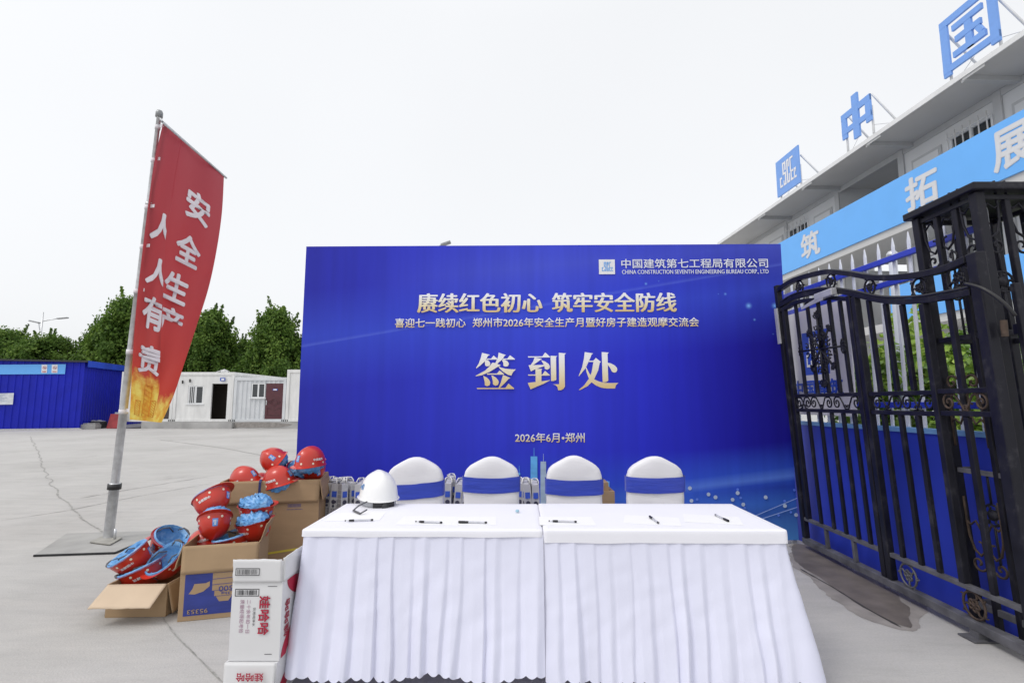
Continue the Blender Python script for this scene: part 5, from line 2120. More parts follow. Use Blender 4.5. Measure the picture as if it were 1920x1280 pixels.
def make_bag(label):
    t = thing('paper_bag', label, 'bag', group='paper bags standing behind the chairs')
    mb = MB()
    h = BH_
    mb.add([(-BW_ / 2, 0, 0), (BW_ / 2, 0, 0), (BW_ / 2, BD_, 0), (-BW_ / 2, BD_, 0), (-BW_ * .42, 0, h), (BW_ * .42, 0, h), (BW_ * .42, BD_, h), (-BW_ * .42, BD_, h),
            (-.004, .012, h * .99), (.004, .012, h * .99)],
           [(0, 3, 2, 1), (1, 2, 6, 5), (3, 0, 4, 7), (2, 3, 7, 6)])
    mb.add([(-BW_ / 2, 0, 0), (BW_ / 2, 0, 0), (BW_ * .42, 0, h), (-BW_ * .42, 0, h), (0, .004, h * .7)], [(0, 1, 4), (1, 2, 4), (2, 3, 4), (3, 0, 4)], 1)
    mb.box((-BW_ * .36, .01, h * .8), (BW_ * .36, BD_ - .01, h * .985), 1)
    build(mb, 'body', [m_bag, m_bagside], t, local=True)
    mb = MB().add([(-.021, -.002, .345), (.021, -.002, .345), (.021, -.002, .395), (-.021, -.002, .395)], [(0, 1, 2, 3)])
    build(mb, 'blue_block', m_bagblue, t, local=True)
    mb = MB().disc((0, -.003, .305), (0, -1, 0), .019, 16, up=(0, 0, 1)).disc((0, -.003, .27), (0, -1, 0), .011, 12, up=(0, 0, 1))
    build(mb, 'dark_emblem', m_baginkd, t, local=True)
    mb = MB()
    for k in range(11):
        z = .235 - k * .019
        for x, w in ((-.019, .014), (.002, .016)):
            mb.poly([(x, -.0035, z), (x + w, -.0035, z), (x + w, -.0035, z + .010), (x, -.0035, z + .010)])
    build(mb, 'printed_lines', m_bagink, t, local=True)
    for s in (-1, 1):
        mb = MB().tube([(s * BW_ * .42, BD_ * .3, h - .03), (s * BW_ * .45, BD_ * .30, h + .012), (s * BW_ * .3, BD_ * .36, h + .034), (s * BW_ * .05, BD_ * .58, h + .03), (s * BW_ * .5, BD_ * .7, h + .012), (s * BW_ * .42, BD_ * .7, h - .03)], .005, 6)
        build(mb, 'handle', m_rope, t, local=True)
    return t


bag0 = None
rows = [
    (613, 4.70, 4, 0, 'paper bag showing a blue block, pressed against the tall carton'),
    (622, 4.66, -9, 3, 'leaning paper bag next to the one pressed against the tall carton'),
    (633, 4.66, 2, 0, 'plain edged paper bag, third along from the tall carton'),
    (646, 4.64, 48, 0, 'paper bag turned to show its broad latticed face, near the tall carton'),
    (663, 4.70, 40, 0, 'second paper bag turned broad side out, further from the tall carton'),
    (671, 4.62, 4, 0, 'paper bag with a white loop over its blue block, left of the white hard hat'),
    (683, 4.62, 6, 2, 'paper bag with a bright blue block, just left of the white hard hat'),
    (697, 4.78, -6, 0, 'paper bag peeping over the rim of the white hard hat'),
    (713, 4.80, 10, 0, 'paper bag above the crown of the white hard hat'),
    (726, 4.82, 3, 0, 'paper bag squeezed behind the chair with the slanting sash'),
    (839, 4.66, 3, 0, 'widest looking paper bag in the gap next to the slanting sash chair'),
    (853, 4.62, -2, 4, 'leaning paper bag in the middle of the gap by the slanting sash chair'),
    (866, 4.60, 2, 5, 'paper bag half hidden by the second chair, leaning'),
    (848, 4.90, 10, 0, 'paper bag at the back of the gap by the slanting sash chair'),
    (975, 4.66, 2, 0, 'paper bag touching the edge of the second chair, skyscraper side'),
    (985, 4.64, -4, 0, 'plain edged paper bag in the middle of the skyscraper gap'),
    (995, 4.60, 4, -4, 'paper bag with blue block tipping towards the cyan printed skyscraper'),
    (1006, 4.58, 1, -1, 'paper bag in front of the cyan printed skyscraper'),
]
for i, (px, Yb, rot, lean, label) in enumerate(rows):
    p = atY(px, 935, Yb)
    M = Matrix.Translation((p.x, Yb, .235)) @ Matrix.Rotation(R(lean), 4, 'Y') @ Matrix.Rotation(R(rot), 4, 'Z')
    if bag0 is None:
        bag0 = make_bag(label)
        bag0.matrix_world = M
        WM[bag0.name] = M
    else:
        dup(bag0, M, label)
for x0, x1, y0, lab in ((-1.75, -1.0, 4.56, 'long brown carton under the paper bags beside the tall carton'), (-.62, -.34, 4.54, 'brown carton under the paper bags of the slanting sash gap'), (.03, .32, 4.52, 'brown carton under the paper bags of the skyscraper gap')):
    carton('cardboard_carton', lab, Matrix.Translation((x0, y0, .002)), x1 - x0, .42, .228, m_kraft3, [], closed=True)
a, c = atY(1100, 921, 4.75), atY(1152.5, 921, 4.75)
carton('cardboard_carton', 'lower brown carton between the skyscraper chair and the chair standing apart', Matrix.Translation((a.x, 4.75, .002)), c.x - a.x, .3, c.z - .002, m_kraft3, [], closed=True)
a2, c2_ = atY(1100, 905, 4.78), atY(1141, 905, 4.78)
carton('cardboard_carton', 'small brown carton stacked on the lower one beside the skyscraper chair', Matrix.Translation((a2.x, 4.78, c.z + .002)), c2_.x - a2.x, .22, c2_.z - c.z, m_kraft, [], closed=True)

# ------------------------------------------------------------------ picket fence on the blue board wall
GA = -0.045
FD = Vector((GA, 1, 0)).normalized()           # along the fence, away from the camera
FN = Vector((-FD.y, FD.x, 0)) * 1.0            # towards the yard (camera side)
if FN.x > 0:
    FN = -FN
F0 = Vector((3.18, 0, 0))


def fpt(y, z, off=0.0):
    return Vector((3.18 + GA * y, y, z)) + FN * off


m_board = mat('blue_hoarding_board', (0.022, 0.045, 0.46), 0.5, var=.10, scale=1.6, bump=.04, bscale=5)
m_boardtop = mat('pale_blue_coping', (0.16, 0.34, 0.66), 0.5)
m_rail = mat('blue_fence_rail', (0.025, 0.05, 0.50), 0.4, var=.06)
m_picket = mat('white_picket_paint', (0.66, 0.69, 0.76), 0.42, var=.05)
fence = thing('picket_fence', 'white picket fence with blue rails standing on a blue board wall behind the iron gate', 'fence', fpt(4.5, 0))
YA, YB = 3.28, 5.95
mb = MB()
mb.prism([(YA, 0), (YB, 0), (YB, 1.17), (YA, 1.17)], 0, .06, (GA, 1, 0), (0, 0, 1), -FN, F0)
build(mb, 'board_wall', m_board, fence)
mb = MB().prism([(YA, 1.1705), (YB, 1.1705), (YB, 1.205), (YA, 1.205)], -.012, .075, (GA, 1, 0), (0, 0, 1), -FN, F0)
build(mb, 'coping', m_boardtop, fence)
for z0 in (2.50, 2.31, 1.352):
    mb = MB().prism([(YA, z0), (YB, z0), (YB, z0 + .045), (YA, z0 + .045)], -.012, .022, (GA, 1, 0), (0, 0, 1), -FN, F0)
    build(mb, 'rail', m_rail, fence, bevel=.004)
y = 3.26
k = 0
pk = None
while y < YB:
    w = .016
    if pk is None:
        mb = MB().prism([(-w, 1.2055), (w, 1.2055), (w, 2.62), (0, 2.70), (-w, 2.62)], 0.0225, .036, FD, (0, 0, 1), -FN, fpt(y, 0))
        pk = build(mb, 'picket', m_picket, fence, bevel=.006)
        y00 = y
    else:
        c = pk.copy()
        COL.objects.link(c)
        c.parent = fence
        d_ = fpt(y, 0) - fpt(y00, 0)
        c.location = d_
    y += .1555
for yy in (3.75, 5.62):
    q = fpt(yy, 0, -.12)
# white round post with a ball top behind the fence
q = atY(1680, 560, 4.75)
po = thing('gate_post', 'white round post with a domed top standing behind the picket fence', 'post', (q.x, 4.75, 0))
zt = atY(1678, 474, 4.75).z
build(MB().lathe((q.x, 4.75, 0), (0, 0, 1), [(.034, 0), (.034, zt - .04)], 16), 'shaft', m_picket, po)
build(MB().lathe((q.x, 4.75, zt - .04), (0, 0, 1), [(.034, 0), (.047, .004), (.047, .03), (.03, .055), (0, .06)], 16), 'cap', m_galv, po)

# company board hung on the yard side of the fence
sbd = thing('company_board', 'pale board with blue square emblem and blue characters, on the fence behind the iron wicket', 'sign', fpt(5.0, 1.27))
ya, yb, za, zb = 4.52, 5.62, 1.275, 2.305
mb = MB().prism([(ya, za), (yb, za), (yb, zb), (ya, zb)], -.028, -.016, (GA, 1, 0), (0, 0, 1), -FN, F0)
build(mb, 'panel', mat('pale_lilac_board', (0.64, 0.63, 0.70), 0.5, var=.03), sbd)
AX = -FD                                    # reading direction seen from the yard
m_bluepr = mat('board_blue_print', (0.035, 0.09, 0.55), .5)


def bd(y, z):
    return fpt(y, z, .029)


l0 = on_plane(1507, 690, bd(5, 0), FN)
l1 = on_plane(1557, 612, bd(5, 0), FN)
o_ = Vector((l0.x, l0.y, 1.66))
w_, h_ = .40, .42
eb = build(MB().poly([o_, o_ + AX * w_, o_ + AX * w_ + Vector((0, 0, h_)), o_ + Vector((0, 0, h_))]), 'emblem_square', m_bluepr, sbd)
build(emblem(MB(), o_, AX, (0, 0, 1), w_, h_, .003), 'emblem_mark', m_print_white, eb)
a = on_plane(1489, 735, bd(5, 0), FN)
c = on_plane(1582, 730, bd(5, 0), FN)
mb = MB()
letters(mb, '中国建筑', Vector((a.x, a.y, 1.455)), AX, (0, 0, 1), (c - a).dot(AX), .155, BOLD, .003)
build(mb, 'lettering', m_bluepr, sbd)

# ------------------------------------------------------------------ hedge behind the fence
m_hl, t, b = graph('hedge_leaf', 0.35)
at = N(t, 'ShaderNodeAttribute', attribute_name='tone')
cr_ = ramp(t, at.outputs['Fac'], [(0.0, (0.04, 0.10, 0.015)), (0.4, (0.13, 0.26, 0.035)), (0.75, (0.29, 0.44, 0.06)), (1.0, (0.42, 0.56, 0.10))])
t.links.new(cr_, b.inputs['Base Color'])
tl = N(t, 'ShaderNodeBsdfTranslucent')
t.links.new(cr_, tl.inputs[0])
mx = N(t, 'ShaderNodeMixShader', Fac=0.25)
t.links.new(b.outputs[0], mx.inputs[1])
t.links.new(tl.outputs[0], mx.inputs[2])
t.links.new(mx.outputs[0], t.nodes['Material Output'].inputs[0])


def dome(h):
    return max(.05, math.sqrt(max(0, 1 - (h * 1.25 - .42) ** 2 / .7)))


me = crown_mesh(21, 1.55, .74, dome, 210, 60, .07, depth=.8, clump=.26, sprig=.25)
me.materials[0] = m_hl
hc = atY(1705, 720, 5.0)
hd = thing('round_shrub', 'round clipped green shrub growing just behind the picket fence', 'shrub', (hc.x + .12, 5.0, 0))
for i, (dx, dy, s, rz) in enumerate(((0, 0, 1.0, 0), (.75, -.55, 1.0, 2.1))):
    if i == 0:
        o = bpy.data.objects.new('foliage', me)
        COL.objects.link(o)
        o.parent = hd
        o.location = (0, 0, .40)
    else:
        h2 = thing('round_shrub', 'lower green shrub seen through the bars of the iron pillar', 'shrub', (hc.x + .35 + dx, 5.0 + dy, 0))
        o = bpy.data.objects.new('foliage', me)
        COL.objects.link(o)
        o.parent = h2
        o.location = (0, 0, .45)
        o.rotation_euler = (0, 0, rz)
        o.scale = (1, 1, .92)
for hh in (hd, h2):
    mb = MB()
    for k in range(6):
        A = k * 1.05
        mb.tube([(0, 0, 0), (.1 * math.cos(A), .1 * math.sin(A), .5), (.35 * math.cos(A), .35 * math.sin(A), 1.2)], [.03, .022, .008], 6)
    build(mb, 'stem', m_bark, hh, local=True)

# ------------------------------------------------------------------ iron gate (leans a little towards the yard)
m_iron, t, b = graph('black_iron_paint', 0.38)
b.inputs['Specular IOR Level'].default_value = 0.26
co = N(t, 'ShaderNodeTexCoord')
n1 = N(t, 'ShaderNodeTexNoise', Scale=7, Detail=8, Roughness=.7)
t.links.new(co.outputs['Object'], n1.inputs['Vector'])
t.links.new(ramp(t, n1.outputs[0], [(.3, (0.006, 0.006, 0.010)), (.56, (0.012, 0.012, 0.019)), (.70, (0.045, 0.044, 0.052)), (.82, (0.07, 0.062, 0.055))]), b.inputs['Base Color'])
t.links.new(ramp(t, n1.outputs[0], [(.35, (.32, .32, .32)), (.7, (.7, .7, .7))]), b.inputs['Roughness'])
m_dusty = mat('dusty_iron', (0.11, 0.11, 0.12), 0.6, .2, var=.4, scale=9)
m_rust = mat('rusty_iron', (0.055, 0.036, 0.026), 0.8, var=.5, scale=25)
KL = .055


def gpt(y, z, off=0.0):
    return Vector((2.69 + .029 * y - KL * z - off, y, z))


GX = (gpt(6, 0) - gpt(5, 0)).normalized()
GZ = (gpt(5, 1) - gpt(5, 0)).normalized()
GN = GX.cross(GZ).normalized()
if GN.x > 0:
    GN = -GN
gate = thing('iron_gate', 'black wrought iron gate leaf with a wavy top, standing open beside the backdrop', 'gate', gpt(2.9, 0))


def gbar(mb, y0, z0, y1, z1, w=.03, d=.03, off=0.0):
    return mb.beam(gpt(y0, z0) + GN * off, gpt(y1, z1) + GN * off, d, w, up=tuple(GX if abs(z1 - z0) > abs(y1 - y0) else GZ)) if False else mb.beam(
        gpt(y0, z0) + GN * off, gpt(y1, z1) + GN * off, w if abs(z1 - z0) > abs(y1 - y0) else d, d if abs(z1 - z0) > abs(y1 - y0) else w, up=tuple(GN) if abs(z1 - z0) > abs(y1 - y0) else tuple(GZ))


def curve(tab, y):
    tab = sorted(tab)
    if y <= tab[0][0]:
        return tab[0][1]
    for i, ((a, za), (c, zc)) in enumerate(zip(tab, tab[1:])):
        if a <= y <= c:
            p = tab[max(0, i - 1)][1]
            q = tab[min(len(tab) - 1, i + 2)][1]
            f = (y - a) / (c - a)
            return .5 * (2 * za + (zc - p) * f + (2 * p - 5 * za + 4 * zc - q) * f * f + (3 * za - p - 3 * zc + q) * f ** 3)
    return tab[-1][1]


TOP = [(2.95, 2.222), (3.107, 2.208), (3.306, 2.218), (3.576, 2.26), (3.778, 2.312), (4.038, 2.405), (4.341, 2.497), (4.793, 2.545), (5.0, 2.545), (5.19, 2.525)]
SEC = [(2.95, 2.028), (3.269, 2.045), (3.515, 2.077), (3.741, 2.134), (3.992, 2.223), (4.152, 2.283), (4.426, 2.345), (4.832, 2.385), (5.0, 2.38), (5.19, 2.362)]


def sweep(tab, y0, y1, w, d, n=34, off=0.0, dz=0.0):
    mb = MB()
    vs = []
    for i in range(n + 1):
        y = y0 + (y1 - y0) * i / n
        z = curve(tab, y) + dz
        p = gpt(y, z)
        vs += [p - GZ * w / 2 - GN * d / 2 + GN * off, p + GZ * w / 2 - GN * d / 2 + GN * off, p + GZ * w / 2 + GN * d / 2 + GN * off, p - GZ * w / 2 + GN * d / 2 + GN * off]
    fs = []
    for i in range(n):
        for j in range(4):
            fs.append([i * 4 + j, i * 4 + (j + 1) % 4, (i + 1) * 4 + (j + 1) % 4, (i + 1) * 4 + j])
    fs += [[0, 3, 2, 1], [n * 4, n * 4 + 1, n * 4 + 2, n * 4 + 3]]
    mb.add(vs, fs, 0, False)
    return mb


build(sweep(TOP, 2.965, 5.185, .042, .05), 'top_rail', m_iron, gate, bevel=.004)
build(sweep(SEC, 2.965, 5.185, .040, .045), 'upper_rail', m_iron, gate, bevel=.004)
# stiles
build(gbar(MB(), 5.22, .105, 5.22, 2.575, .06, .05), 'stile', m_iron, gate, bevel=.005)
build(gbar(MB(), 5.13, .292, 5.13, 2.31, .05, .04), 'stile', m_iron, gate, bevel=.005)
build(gbar(MB(), 2.912, .105, 2.912, 2.245, .075, .06), 'stile', m_iron, gate, bevel=.008)
for yy in (4.085, 4.022):
    build(gbar(MB(), yy, .105, yy, curve(SEC, yy) - .022, .052, .048), 'stile', m_iron, gate, bevel=.005)
build(gbar(MB(), 3.347, .30, 3.347, curve(SEC, 3.347) - .021, .045, .042), 'stile', m_iron, gate, bevel=.005)
# rails
build(gbar(MB(), 2.60, .073, 5.25, .073, .055, .06), 'bottom_rail', m_dusty, gate, bevel=.005)
build(gbar(MB(), 2.96, .285, 3.995, .285, .03, .034), 'lower_rail', m_dusty, gate, bevel=.003)
build(gbar(MB(), 4.112, .285, 5.19, .285, .03, .034), 'lower_rail', m_dusty, gate, bevel=.003)
for z_ in (1.458, 1.322):
    build(gbar(MB(), 2.961, z_ + .006, 3.323, z_ + .006, .03, .03), 'middle_rail', m_iron, gate, bevel=.003)
    build(gbar(MB(), 3.371, z_, 3.995, z_, .03, .03), 'middle_rail', m_iron, gate, bevel=.003)
    build(gbar(MB(), 4.112, z_, 5.104, z_, .03, .03), 'middle_rail', m_iron, gate, bevel=.003)
# bars
ARCH = [(4.11, 2.215), (4.3, 2.262), (4.569, 2.30), (4.85, 2.335), (5.10, 2.318)]
build(sweep(ARCH, 4.112, 5.19, .034, .04, 16), 'wicket_head', m_iron, gate, bevel=.003)
for yy in (4.912, 4.713, 4.537, 4.371, 4.224):
    b1 = gbar(MB(), yy, 1.474, yy, curve(ARCH, yy) - .018, .032, .024)
    build(b1, 'bar', m_iron, gate, bevel=.003)
    build(gbar(MB(), yy, .301, yy, 1.306, .032, .024), 'bar', m_iron, gate, bevel=.003)
for yy in (3.872, 3.696, 3.536, 3.14):
    build(gbar(MB(), yy, 1.475, yy, curve(SEC, yy) - .021, .034, .026), 'bar', m_iron, gate, bevel=.003)
    build(gbar(MB(), yy, .301, yy, 1.306, .034, .026), 'bar', m_iron, gate, bevel=.003)
for yy in (4.85, 4.45):
    build(gbar(MB(), yy, .1015, yy, .2695, .03, .03), 'bar', m_dusty, gate, bevel=.003)


def gcurve(mb, pts, r, y0, z0, sy, sz, seg=6, off=0.0, closed=False):
    return mb.tube([gpt(y0 + a * sy, z0 + c * sz) + GN * off for a, c in pts], r, seg, closed=closed)


def circ(r, n=20, a0=0.0, a1=2 * math.pi):
    return [(r * math.cos(a0 + (a1 - a0) * i / n), r * math.sin(a0 + (a1 - a0) * i / n)) for i in range(n + (0 if abs(a1 - a0 - 2 * math.pi) < 1e-6 else 1))]


def spiral(turns, r0, r1, a0, n=26, sgn=1):
    return [((r0 + (r1 - r0) * i / n) * math.cos(a0 + sgn * turns * 2 * math.pi * i / n), (r0 + (r1 - r0) * i / n) * math.sin(a0 + sgn * turns * 2 * math.pi * i / n)) for i in range(n + 1)]


def rosette(y, z, r, name, m, tilt=0.0, thick=.0075):
    mb = MB()
    gcurve(mb, circ(r, 24), thick, y, z, 1, 1, 6, closed=True)
    for k in range(5):
        A = tilt + 2 * math.pi * k / 5
        cy, cz_ = y + r * .30 * math.cos(A), z + r * .30 * math.sin(A)
        gcurve(mb, circ(r * .17, 10), thick * 1.0, cy, cz_, 1, 1, 5, closed=True)
    for k in range(3):
        A = tilt + .6 + 2 * math.pi * k / 3
        gcurve(mb, [(math.cos(A) * r * .4, math.sin(A) * r * .4), (math.cos(A + .3) * r * .7, math.sin(A + .3) * r * .7), (math.cos(A + .1) * r, math.sin(A + .1) * r)], thick * .9, y, z, 1, 1, 5)
    c0 = gpt(y, z)
    mb.lathe(c0 - GN * .012, GN, [(0, 0), (r * .16, .004), (r * .16, .018), (0, .024)], 10)
    for k in range(6):
        A = tilt + 2 * math.pi * k / 6 + .3
        gcurve(mb, spiral(.8, .012, .003, A), thick * .7, y + (r + .010) * math.cos(A), z + (r + .010) * math.sin(A), 1, 1, 5)
    return build(mb, name, m, gate)


for yy in (4.80, 4.31, 3.84, 3.365):
    zt_, zb_ = curve(TOP, yy) - .021, curve(SEC, yy) + .02
    rosette(yy, (zt_ + zb_) / 2, (zt_ - zb_) / 2 - .004, 'medallion', m_iron, yy)
rosette(3.05, 2.125, .085, 'medallion', m_iron, 1)
for yy, mm_ in ((3.845, m_dusty), (3.30, m_rust)):
    rosette(yy, .185, .078, 'medallion', mm_, yy)
# scrolls between the two middle rails


def scroll_pair(y, z, h, m, flip=1):
    mb = MB()
    gcurve(mb, spiral(1.35, .048, .010, math.pi / 2, 30, flip), .0065, y, z, 1, 1.05, 6)
    gcurve(mb, [(0, .05), (.05 * flip, .045), (.08 * flip, 0.0), (.105 * flip, -.045), (.135 * flip, -.05)], .0065, y, z, 1, 1, 6)
    gcurve(mb, spiral(.9, .02, .006, -math.pi / 2, 14, -flip), .0055, y + .115 * flip, z - .03, 1, 1, 5)
    return build(mb, 'scroll', m, gate)


for yy, fl_ in ((4.18, 1), (4.44, -1), (4.56, 1), (4.80, -1), (4.90, 1), (5.06, -1)):
    scroll_pair(yy, 1.39, .1, m_iron, fl_)
for yy, fl_ in ((3.43, 1), (3.62, -1), (3.72, 1), (3.93, -1)):
    scroll_pair(yy, 1.39, .1, m_iron, fl_)
for yy, fl_ in ((3.03, 1), (3.26, -1)):
    scroll_pair(yy, 1.395, .1, m_rust, fl_)
# the flower cross on the wicket
yc_, zc_ = 4.555, 1.86


def cross_arm(A, L, big):
    mb = MB()
    ca_, sa_ = math.cos(A), math.sin(A)
    gcurve(mb, [(0, 0), (ca_ * L, sa_ * L)], .010, yc_, zc_, 1, 1, 6, off=.018)
    for k in range(5):
        B_ = A + (k - 2) * .55
        cy, cz_ = yc_ + ca_ * L + math.cos(B_) * big, zc_ + sa_ * L + math.sin(B_) * big
        gcurve(mb, [(math.cos(B_) * p * big * .5 - math.sin(B_) * q * big * .28, math.sin(B_) * p * big * .5 + math.cos(B_) * q * big * .28) for p, q in ((-1, 0), (-.3, .7), (.6, .6), (1, 0), (.6, -.6), (-.3, -.7))], .0065, cy - math.cos(B_) * big * .4, cz_ - math.sin(B_) * big * .4, 1, 1, 5, off=.018, closed=True)
    for s in (1, -1):
        for q in (.45, .72):
            gcurve(mb, spiral(.9, .032, .006, A + s * 1.2, 14, s), .006, yc_ + ca_ * L * q - sa_ * s * .035, zc_ + sa_ * L * q + ca_ * s * .035, 1, 1, 5, off=.018)
    return build(mb, 'flower_ornament', m_iron, gate)


for k in range(4):
    cross_arm(k * math.pi / 2 + .03, .27 if k % 2 else .30, .062)
for k in range(4):
    cross_arm(k * math.pi / 2 + math.pi / 4, .21, .04)
# closer, latch plates, cable
c = gpt(4.33, curve(SEC, 4.33) - .025)
Mg = Matrix((GX, GZ, GN)).transposed().to_4x4()
Mg.translation = c + GN * .045
m_closer = mat('silver_grey_casing', (0.42, 0.42, 0.45), .4, .2)
dc = build(MB().box((-.13, -.03, -.022), (.13, .03, .03), M=Mg), 'door_closer', m_closer, gate, bevel=.008)
build(MB().beam(Mg @ Vector((.0, -.035, .03)), gpt(4.72, 2.25) + GN * .05, .02, .008, up=tuple(GN)), 'closer_arm', m_closer, dc)
build(MB().beam(gpt(4.72, 2.25) + GN * .052, gpt(4.45, 2.30) + GN * .03, .016, .008, up=tuple(GN)), 'closer_arm', m_closer, dc)
Mg2 = Mg.copy()
Mg2.translation = gpt(5.225, 2.17) + GN * .034
build(MB().box((-.028, -.19, -.005), (.028, .17, .012), M=Mg2), 'latch_plate', m_closer, gate, bevel=.003)
mb = MB()
pts = [gpt(y, curve(SEC, y) + .03) + GN * .018 for y in (5.15, 4.9, 4.6, 4.3, 4.0, 3.7, 3.4, 3.15, 2.97)]
pts += [gpt(2.93, 2.07) + GN * .06, gpt(2.84, 2.02) + GN * .05, gpt(2.78, 1.93) + GN * .01, gpt(2.76, 1.84) - GN * .03]
fine = []
for i in range(len(pts) - 1):
    a, b_, c, d_ = pts[max(i - 1, 0)], pts[i], pts[i + 1], pts[min(i + 2, len(pts) - 1)]
    for k in range(5):
        f = k / 5
        fine.append(.5 * (2 * b_ + (c - a) * f + (2 * a - 5 * b_ + 4 * c - d_) * f * f + (3 * b_ - a - 3 * c + d_) * f ** 3))
mb.tube(fine, .010, 8)
build(mb, 'cable', m_black, gate)
for z_ in (1.75, .5):
    mb = MB().lathe(gpt(2.835, z_) - GN * .02, (0, 0, 1), [(.016, 0), (.016, .09)], 12)
    build(mb, 'hinge', m_rust, gate)
# foot under the gate
c = atZ(1837, 1198)
ft = MB().box((c.x - .03, c.y - .03, .012), (c.x + .03, c.y + .03, .046)).box((c.x - .08, c.y - .06, 0.002), (c.x + .08, c.y + .06, .012))
build(ft, 'foot', m_dusty, gate)

# ------------------------------------------------------------------ iron lattice pillar
pil = thing('iron_pillar', 'square black iron lattice gate pillar with a flat roof cap at the right edge', 'pillar', (3.2, 3.3, 0))


def pp_(x, y, z):
    return Vector((x - KL * z, y, z))


PX0, PX1, PY0, PY1, PZ = 2.935, 3.435, 3.02, 3.47, 2.645
posts = []
for i in range(4):
    f = i / 3
    posts += [(PX0, PY0 + (PY1 - PY0) * f), (PX0 + (PX1 - PX0) * f, PY0)]
    if i in (0, 3):
        posts += [(PX1, PY0 + (PY1 - PY0) * f), (PX0 + (PX1 - PX0) * f, PY1)]
posts += [(PX1, (PY0 + PY1) / 2), ((PX0 + PX1) / 2, PY1)]
posts = sorted({(round(a, 3), round(c, 3)) for a, c in posts})
for x, y in posts:
    corner = x in (PX0, PX1) and y in (PY0, PY1)
    build(MB().beam(pp_(x, y, .01), pp_(x, y, PZ - (.0005 if corner else .045)), .055 if corner else .034, .055 if corner else .034, up=(0, 1, 0)), 'post', m_iron, pil, bevel=.005)
for z0, hh in ((PZ - .0445, .03), (1.78, .035), (.95, .03), (.12, .04)):
    for (xa, ya_), (xb, yb_) in (((PX0, PY0), (PX0, PY1)), ((PX0, PY0), (PX1, PY0)), ((PX1, PY0), (PX1, PY1)), ((PX0, PY1), (PX1, PY1))):
        a, c = pp_(xa, ya_, z0 + hh / 2), pp_(xb, yb_, z0 + hh / 2)
        dd = (c - a).normalized() * (.0285 if z0 < PZ - .1 else .0)
        build(MB().beam(a + dd, c - dd, .026, hh), 'rail', m_iron if z0 > 1 else m_dusty, pil, bevel=.003)
o_ = .06
cx0, cx1, cy0, cy1 = PX0 - o_, PX1 + o_, PY0 - o_, PY1 + o_
mb = MB()
za, zb = PZ + .0, PZ + .048
mb.add([pp_(cx0, cy0, za), pp_(cx1, cy0, za), pp_(cx1, cy1, za), pp_(cx0, cy1, za), pp_(cx0, cy0, zb), pp_(cx1, cy0, zb), pp_(cx1, cy1, zb), pp_(cx0, cy1, zb)],
       [(0, 3, 2, 1), (4, 5, 6, 7), (0, 1, 5, 4), (1, 2, 6, 5), (2, 3, 7, 6), (3, 0, 4, 7)])
build(mb, 'roof_cap', m_iron, pil, bevel=.008)


def pcurve(mb, face, u, z, pts, r):
    out_ = []
    for a, c in pts:
        if face == 'side':
            out_.append(pp_(PX0, PY0 + u + a, z + c))
        else:
            out_.append(pp_(PX0 + u + a, PY0, z + c))
    return mb.tube(out_, r, 6)


S_CURVE = [(-.055, -.30), (-.055, -.16), (-.05, -.06), (-.02, .02), (.03, .05), (.065, .02), (.06, -.03), (.03, -.035)]
for face in ('side', 'front'):
    for i in range(3):
        u = (i + .5) * .15
        for z0, sgn in ((2.42, -1), (1.42, 1), (.50, -1)) if face == 'side' else ((2.42, -1),):
            mb = MB()
            sg = 1 if (i % 2) else -1
            pcurve(mb, face, u, z0, [(a * sg * .8, c * sgn) for a, c in S_CURVE], .0075)
            pcurve(mb, face, u, z0 + .1 * sgn, [(a * sg, c * sgn) for a, c in spiral(1.1, .05, .008, 0.5, 20)], .0075)
            pcurve(mb, face, u, z0 - .16 * sgn, [(-.055 * sg, 0), (-.02 * sg, .03 * sgn), (.02 * sg, .0), (.05 * sg, .05 * sgn)], .007)
            build(mb, 'scroll', m_rust if z0 < 1.5 and face == 'side' else m_iron, pil)
        for z0 in (2.10, .72) if (face == 'side') == (i == 1) else ():
            mb = MB()
            pcurve(mb, face, u, z0, circ(.062, 22) + [(.062, 0)], .007)
            pcurve(mb, face, u, z0, [(0, -.3), (0, -.062)], .007)
            pcurve(mb, face, u, z0, [(0, .062), (0, .26)], .007)
            c = pp_(PX0, PY0 + u, z0) if face == 'side' else pp_(PX0 + u, PY0, z0)
            mb.lathe(c - (Vector((1, 0, 0)) if face == 'side' else Vector((0, 1, 0))) * .012, (1, 0, 0) if face == 'side' else (0, 1, 0), [(0, 0), (.034, .006), (.034, .02), (0, .026)], 10)
            for k in range(6):
                A = k * math.pi / 3
                pcurve(mb, face, u, z0, [(.03 * math.cos(A), .03 * math.sin(A)), (.045 * math.cos(A + .25), .045 * math.sin(A + .25)), (.06 * math.cos(A), .06 * math.sin(A))], .007)
            build(mb, 'medallion', m_iron, pil)
# second gate leaf starting at the right edge of the photo
lg = thing('iron_gate', 'start of a second black iron gate leaf at the right edge, beyond the pillar', 'gate', (2.95, 2.7, 0))
for z_ in (1.80, .25):
    build(MB().beam(pp_(2.90, 2.88, z_), pp_(3.65, 2.74, z_), .04, .06), 'rail', m_iron, lg, bevel=.004)
for i in range(3):
    f = i / 2
    a = pp_(2.90 + .75 * f, 2.88 - .14 * f, .05)
    build(MB().beam(a + Vector((0, -.04, 0)), a + Vector((-KL * 2.0, -.04, 2.0)), .035, .03, up=(0, 1, 0)), 'bar', m_iron, lg, bevel=.004)
lg.location = lg.location

# ------------------------------------------------------------------ three storey cabin office building
BG = -0.045
BD0 = Vector((BG, 1, 0)).normalized()
BNn = Vector((-BD0.y, BD0.x, 0))
if BNn.x > 0:
    BNn = -BNn                          # towards the yard


def bp_(y, z, inset=0.0):
    return Vector((10.5 + BG * y, y, z)) - BNn * inset


